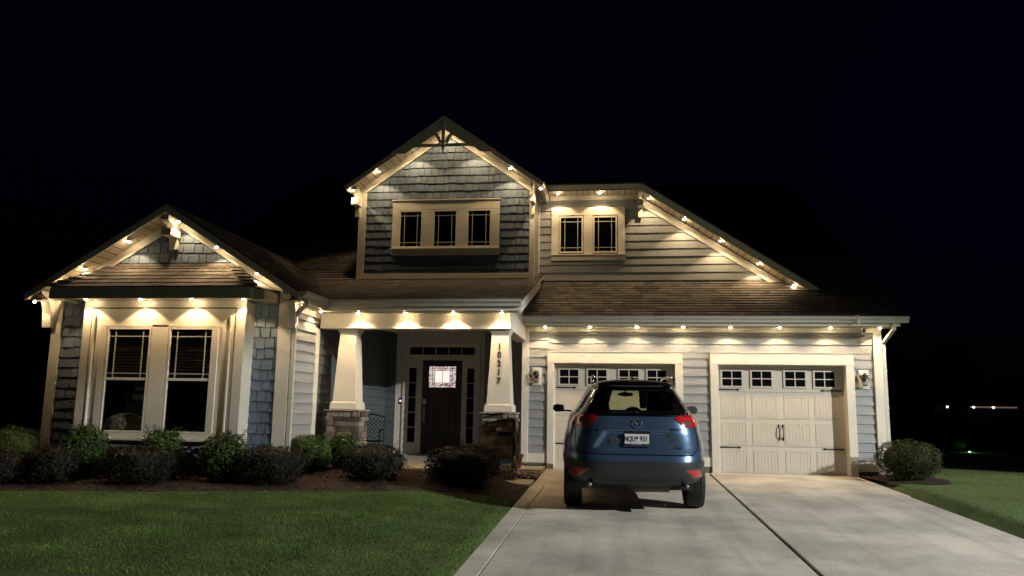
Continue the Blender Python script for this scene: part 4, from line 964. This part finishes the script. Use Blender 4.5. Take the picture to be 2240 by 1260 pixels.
for x in (-.40, .40):
    MB().box(x - .22, x + .22, 1.95, 2.12, .95, 1.20).box(x - .125, x + .125, 1.97, 2.10, 1.18, 1.46).sphere((x, 2.04, 1.47), (.115, .09, .11), 14, 9).build('front_seat', M['black'], car, bevel=.03)
for x in (-.42, 0.02, .42): MB().sphere((x, 1.10, 1.30 if x != .02 else 1.27), (.13, .06, .10), 12, 8).build('headrest', M['black'], car, smooth=True)
MB().sphere((.0, 2.55, 1.535), (.12, .03, .035), 12, 8).box(-.012, .012, 2.54, 2.56, 1.54, 1.66).build('interior_mirror', M['black'], car, smooth=False)
MB().hexa([(-.012, .86, 1.745), (.012, .86, 1.745), (.02, 1.12, 1.755), (-.02, 1.12, 1.755)], [(-.004, 1.0, 1.815), (.004, 1.0, 1.815), (.005, 1.05, 1.812), (-.005, 1.05, 1.812)]).build('antenna_fin', gloss, car)
sp = MB(); vs = []; fs = []
for x in lin(-.475, .475, 16):
    k = abs(x) / .475; y0 = .37 + .10 * k ** 3; zt = 1.735 - .04 * k ** 3
    vs += [(x, y0, zt - .03), (x, y0, zt - .008), (x, y0 + .10, zt + .012), (x, y0 + .35, zt + .018), (x, y0 + .30, zt - .04)]
for i in range(16):
    for j in range(5): fs.append((i * 5 + j, i * 5 + (j + 1) % 5, (i + 1) * 5 + (j + 1) % 5, (i + 1) * 5 + j))
fs += [tuple(range(5)), tuple(range(80, 85))]
sp.add(vs, fs).build('spoiler', gloss, car, smooth=False)
MB().tube([rear(0, 1.30, .01), rear(0, 1.315, .03), rear(.02, 1.325, .03)], .014, 8).tube([rear(.0, 1.318, .02), rear(-.33, 1.315, .018)], .006, 6).build('wiper', M['black'], car)
# badges
def oval(cx, cz, a, b, r, n=28): return MB().tube([rear(cx + a * math.cos(2 * math.pi * k / n), cz + b * math.sin(2 * math.pi * k / n), .010) for k in range(n + 1)], r, 6, cap=False)
em = oval(0, 1.175, .064, .049, .0055)
def wing(s): return [rear(s * x, 1.175 + z, .011) for x, z in ((.0, -.010), (.014, .008), (.034, .020), (.062, .022))]
em.tube(wing(1), .0055, 6).tube(wing(-1), .0055, 6); em.build('emblem', chrome, car, smooth=True)
db_ = oval(-.275, .945, .062, .028, .005)
for k in range(4): db_.tube([rear(-.32, .933 + k * .007, .008), rear(-.23, .933 + k * .007, .008)], .003, 5)
db_.build('dealer_badge', chrome, car)
def car_text(t, x, z, size, m, off=.006, name='lettering', al='CENTER', par=None, loc=None, sx=1):
    return text_obj(name, t, size, m, par or car, loc or rear(x, z, off), (R(90), 0, 0), scale=(sx, 1, 1))
o = car_text('SKYACTIV', .49, 1.105, .030, chrome, .012, 'badge_lettering'); o.rotation_euler = (R(82), 0, R(4))
o = car_text('CX-5', -.53, 1.085, .050, chrome, .012, 'badge_lettering'); o.rotation_euler = (R(82), 0, R(-4))
pl = empty('licence_plate', (0, .083, .965)); pl.parent = car
MB().box(-.168, .168, .0, .014, -.088, .088).build('plate_frame', M['black'], pl, bevel=.004)
MB().box(-.152, .152, -.004, -.0005, -.050, .074).build('plate_face', mat('plate_white', (.72, .73, .74), .45), pl)
MB().box(-.152, .152, -.0035, -.0005, -.076, -.0505).build('plate_band', mat('plate_blue', (.02, .03, .12), .4), pl)
MB().box(.10, .150, -.0045, -.0036, -.074, -.052).build('plate_sticker', mat('sticker_green', (.02, .16, .08), .4), pl)
MB().box(.160, .168, -.006, -.0, -.088, .088).box(-.16, .16, -.006, 0, -.088, -.080).build('chrome_edge', chrome, pl)
ink = mat('plate_ink', (.01, .012, .03), .5)
car_text('NQU', 0, 0, .098, ink, par=pl, loc=(-.088, -.006, .008), sx=.62); car_text('931', 0, 0, .098, ink, par=pl, loc=(.086, -.006, .008), sx=.68)
car_text('SOUTH CAROLINA', 0, 0, .013, mat('band_ink', (.4, .4, .45), .5), par=pl, loc=(0, -.006, -.060))
pm = MB().box(-.0018, .0018, -.006, -.0045, -.045, .012)
pm.hexa([(-.020, -.006, .022), (0, -.006, .006), (.020, -.006, .022), (.010, -.006, .038), (0, -.006, .045), (-.010, -.006, .038)], [(-.020, -.0045, .022), (0, -.0045, .006), (.020, -.0045, .022), (.010, -.0045, .038), (0, -.0045, .045), (-.010, -.0045, .038)]); pm.build('palm_symbol', ink, pl)
car.rotation_euler = (R(-1.66) * -1, 0, R(2.7)); car.location = (1.665, -5.66, -.163); car.scale = (1.045, 1, 1)

# ------------------------------------------------------------------ eave lights
LEDC = (1.0, .70, .37)
PW = 38
def eave_light(loc, row, i, n, ref, tilt=(0, 0), power=1.0, size=104):
    words = ('first', 'second', 'third', 'fourth', 'fifth', 'sixth', 'seventh', 'eighth')
    pos = words[i] if i < n - 1 or n == 1 else 'last'
    r = MB().lathe((0, 0, 0), [(.028, .022), (.030, .0), (.024, -.004)], 14).build('eave_light', M['gutter'], None); r.location = loc
    tag(r, f'{pos} small light {row}, counting from {ref}', 'eave light', f'small round lights {row}')
    MB().sphere((0, 0, -.008), (.023, .023, .015), 12, 7).build('lens', M['lens'], r, smooth=True)
    l = bpy.data.lights.new('beam', 'SPOT'); l.energy = PW * power; l.color = LEDC; l.spot_size = R(size + 8); l.spot_blend = .30; l.shadow_soft_size = .012
    o = bpy.data.objects.new('beam', l); COL.objects.link(o); o.location = (0, 0, -.034); o.rotation_euler = (tilt[0], tilt[1], 0); o.parent = r
    return r
T = R(10)
def row(pts, name, ref, tilt=(T, 0), power=1.0, size=104):
    for i, p in enumerate(pts): eave_light(p, name, i, len(pts), ref, tilt, power, size)
gx = [-.03, .876, 1.811, 2.731, 3.646, 4.581, 5.536, 6.45]
row([(x, -.31, 2.85) for x in gx], 'under the garage gutter', 'the porch', (T, 0))
row([(x, -2.69, 2.838) for x in (-3.184, -2.319, -1.451, -.58)], 'under the porch gutter', 'the bay window', (T, 0))
row([(x, -4.29, 2.868) for x in (-7.34, -6.36, -5.47, -4.57)], 'under the board over the bay window', 'the outer corner', (T, 0), .8)
row([(-3.80, -3.72, 2.845), (-3.80, -2.90, 2.845)], 'under the gutter between bay and porch', 'the bay', (0, T), .8)
wy = -4.04; wl = [(-7.95,), (-7.59,), (-6.83,), (-5.96,), (-5.24,), (-4.50,)]
row([(x[0], wy, WK - WS * abs(x[0] - WX) - .175) for x in wl], 'along the low bay window gable', 'the outer corner', (T, 0), .7)
eave_light((-8.47, -4.04, 2.865), 'at the outer eave corner of the wing', 0, 1, 'the lawn', (0, 0), .3)
row([(x, -.16, PK - GS * abs(x - PX) - .165) for x in (-4.30, -3.72, -2.95, PX, -1.62, -.83, -.17)], 'along the tall shingled gable', 'the bay window', (T, 0), .85)
row([(x, .80, 5.955) for x in (.125, 1.06)], 'over the double upstairs window', 'the shingled gable', (T, 0), .8)
row([(x, .80, 6.115 - .647 * (x - 1.98) - .215) for x in (2.12, 2.87, 3.62, 4.40, 5.12)], 'along the sloping rake over the garage', 'the top', (T, 0), .8)
# small ground light and the lamp standing off to the side of the drive
def lamp(kind, loc, energy, col, rad, aim=None, size=None, blend=.3):
    l = bpy.data.lights.new('lamp', kind); l.energy = energy; l.color = col
    l.shadow_soft_size = rad
    o = bpy.data.objects.new('lamp', l); COL.objects.link(o); o.location = loc
    if aim: o.rotation_euler = (Vector(aim) - Vector(loc)).to_track_quat('-Z', 'Y').to_euler()
    if size: l.spot_size = R(size); l.spot_blend = blend
    return o
lamp('POINT', (12.75, 11.4, .12), 1.6, (.45, 1, .45), .03)
AZ = Vector((-16.6, 8, 0)).normalized()
lamp('SPOT', (18, -12, 7.5), 15500, (1.0, 1.0, .93), .08, Vector((18, -12, 7.5)) + AZ * math.cos(R(45)) - Vector((0, 0, math.sin(R(45)))), 68, .12)

# ------------------------------------------------------------------ sky, camera
w = bpy.data.worlds.new('World'); scn.world = w; w.use_nodes = True; nt = w.node_tree
sky = nt.nodes.new('ShaderNodeTexSky'); sky.sky_type = 'NISHITA'; sky.sun_disc = False; sky.sun_elevation = R(-3.1); sky.sun_rotation = R(100); sky.ozone_density = 6; sky.air_density = 1.2; sky.dust_density = .2
bg = nt.nodes['Background']; nt.links.new(sky.outputs[0], bg.inputs[0]); bg.inputs[1].default_value = .06

F_, YAW, PITCH, ROLL = 1720.445, R(-7.57798), R(8.80243), R(-.950496)
C0 = Vector((1.39003, -16.21286, 1.16523))
cy, sy = math.cos(YAW), math.sin(YAW)
f = Vector((sy * math.cos(PITCH), cy * math.cos(PITCH), math.sin(PITCH))); r = Vector((cy, -sy, 0)); d = f.cross(r)
c, s = math.cos(ROLL), math.sin(ROLL); rr = r * c + d * s; dd = d * c - r * s
cam = bpy.data.cameras.new('camera'); co = bpy.data.objects.new('camera', cam); COL.objects.link(co)
mw = Matrix((rr, -dd, -f)).transposed().to_4x4(); mw.translation = C0; co.matrix_world = mw
cam.sensor_width = 36; cam.lens = F_ / 2240 * 36; cam.clip_end = 2000; cam.clip_start = .05
scn.camera = co
vs_ = scn.view_settings; vs_.view_transform = 'Standard'; vs_.look = 'None'; vs_.exposure = 0; vs_.gamma = 1; vs_.use_curve_mapping = False
scn.cycles.use_denoising = True; scn.cycles.max_bounces = 8; scn.cycles.transparent_max_bounces = 12; scn.cycles.sample_clamp_indirect = 4
try: scn.cycles.use_light_tree = True
except Exception: pass
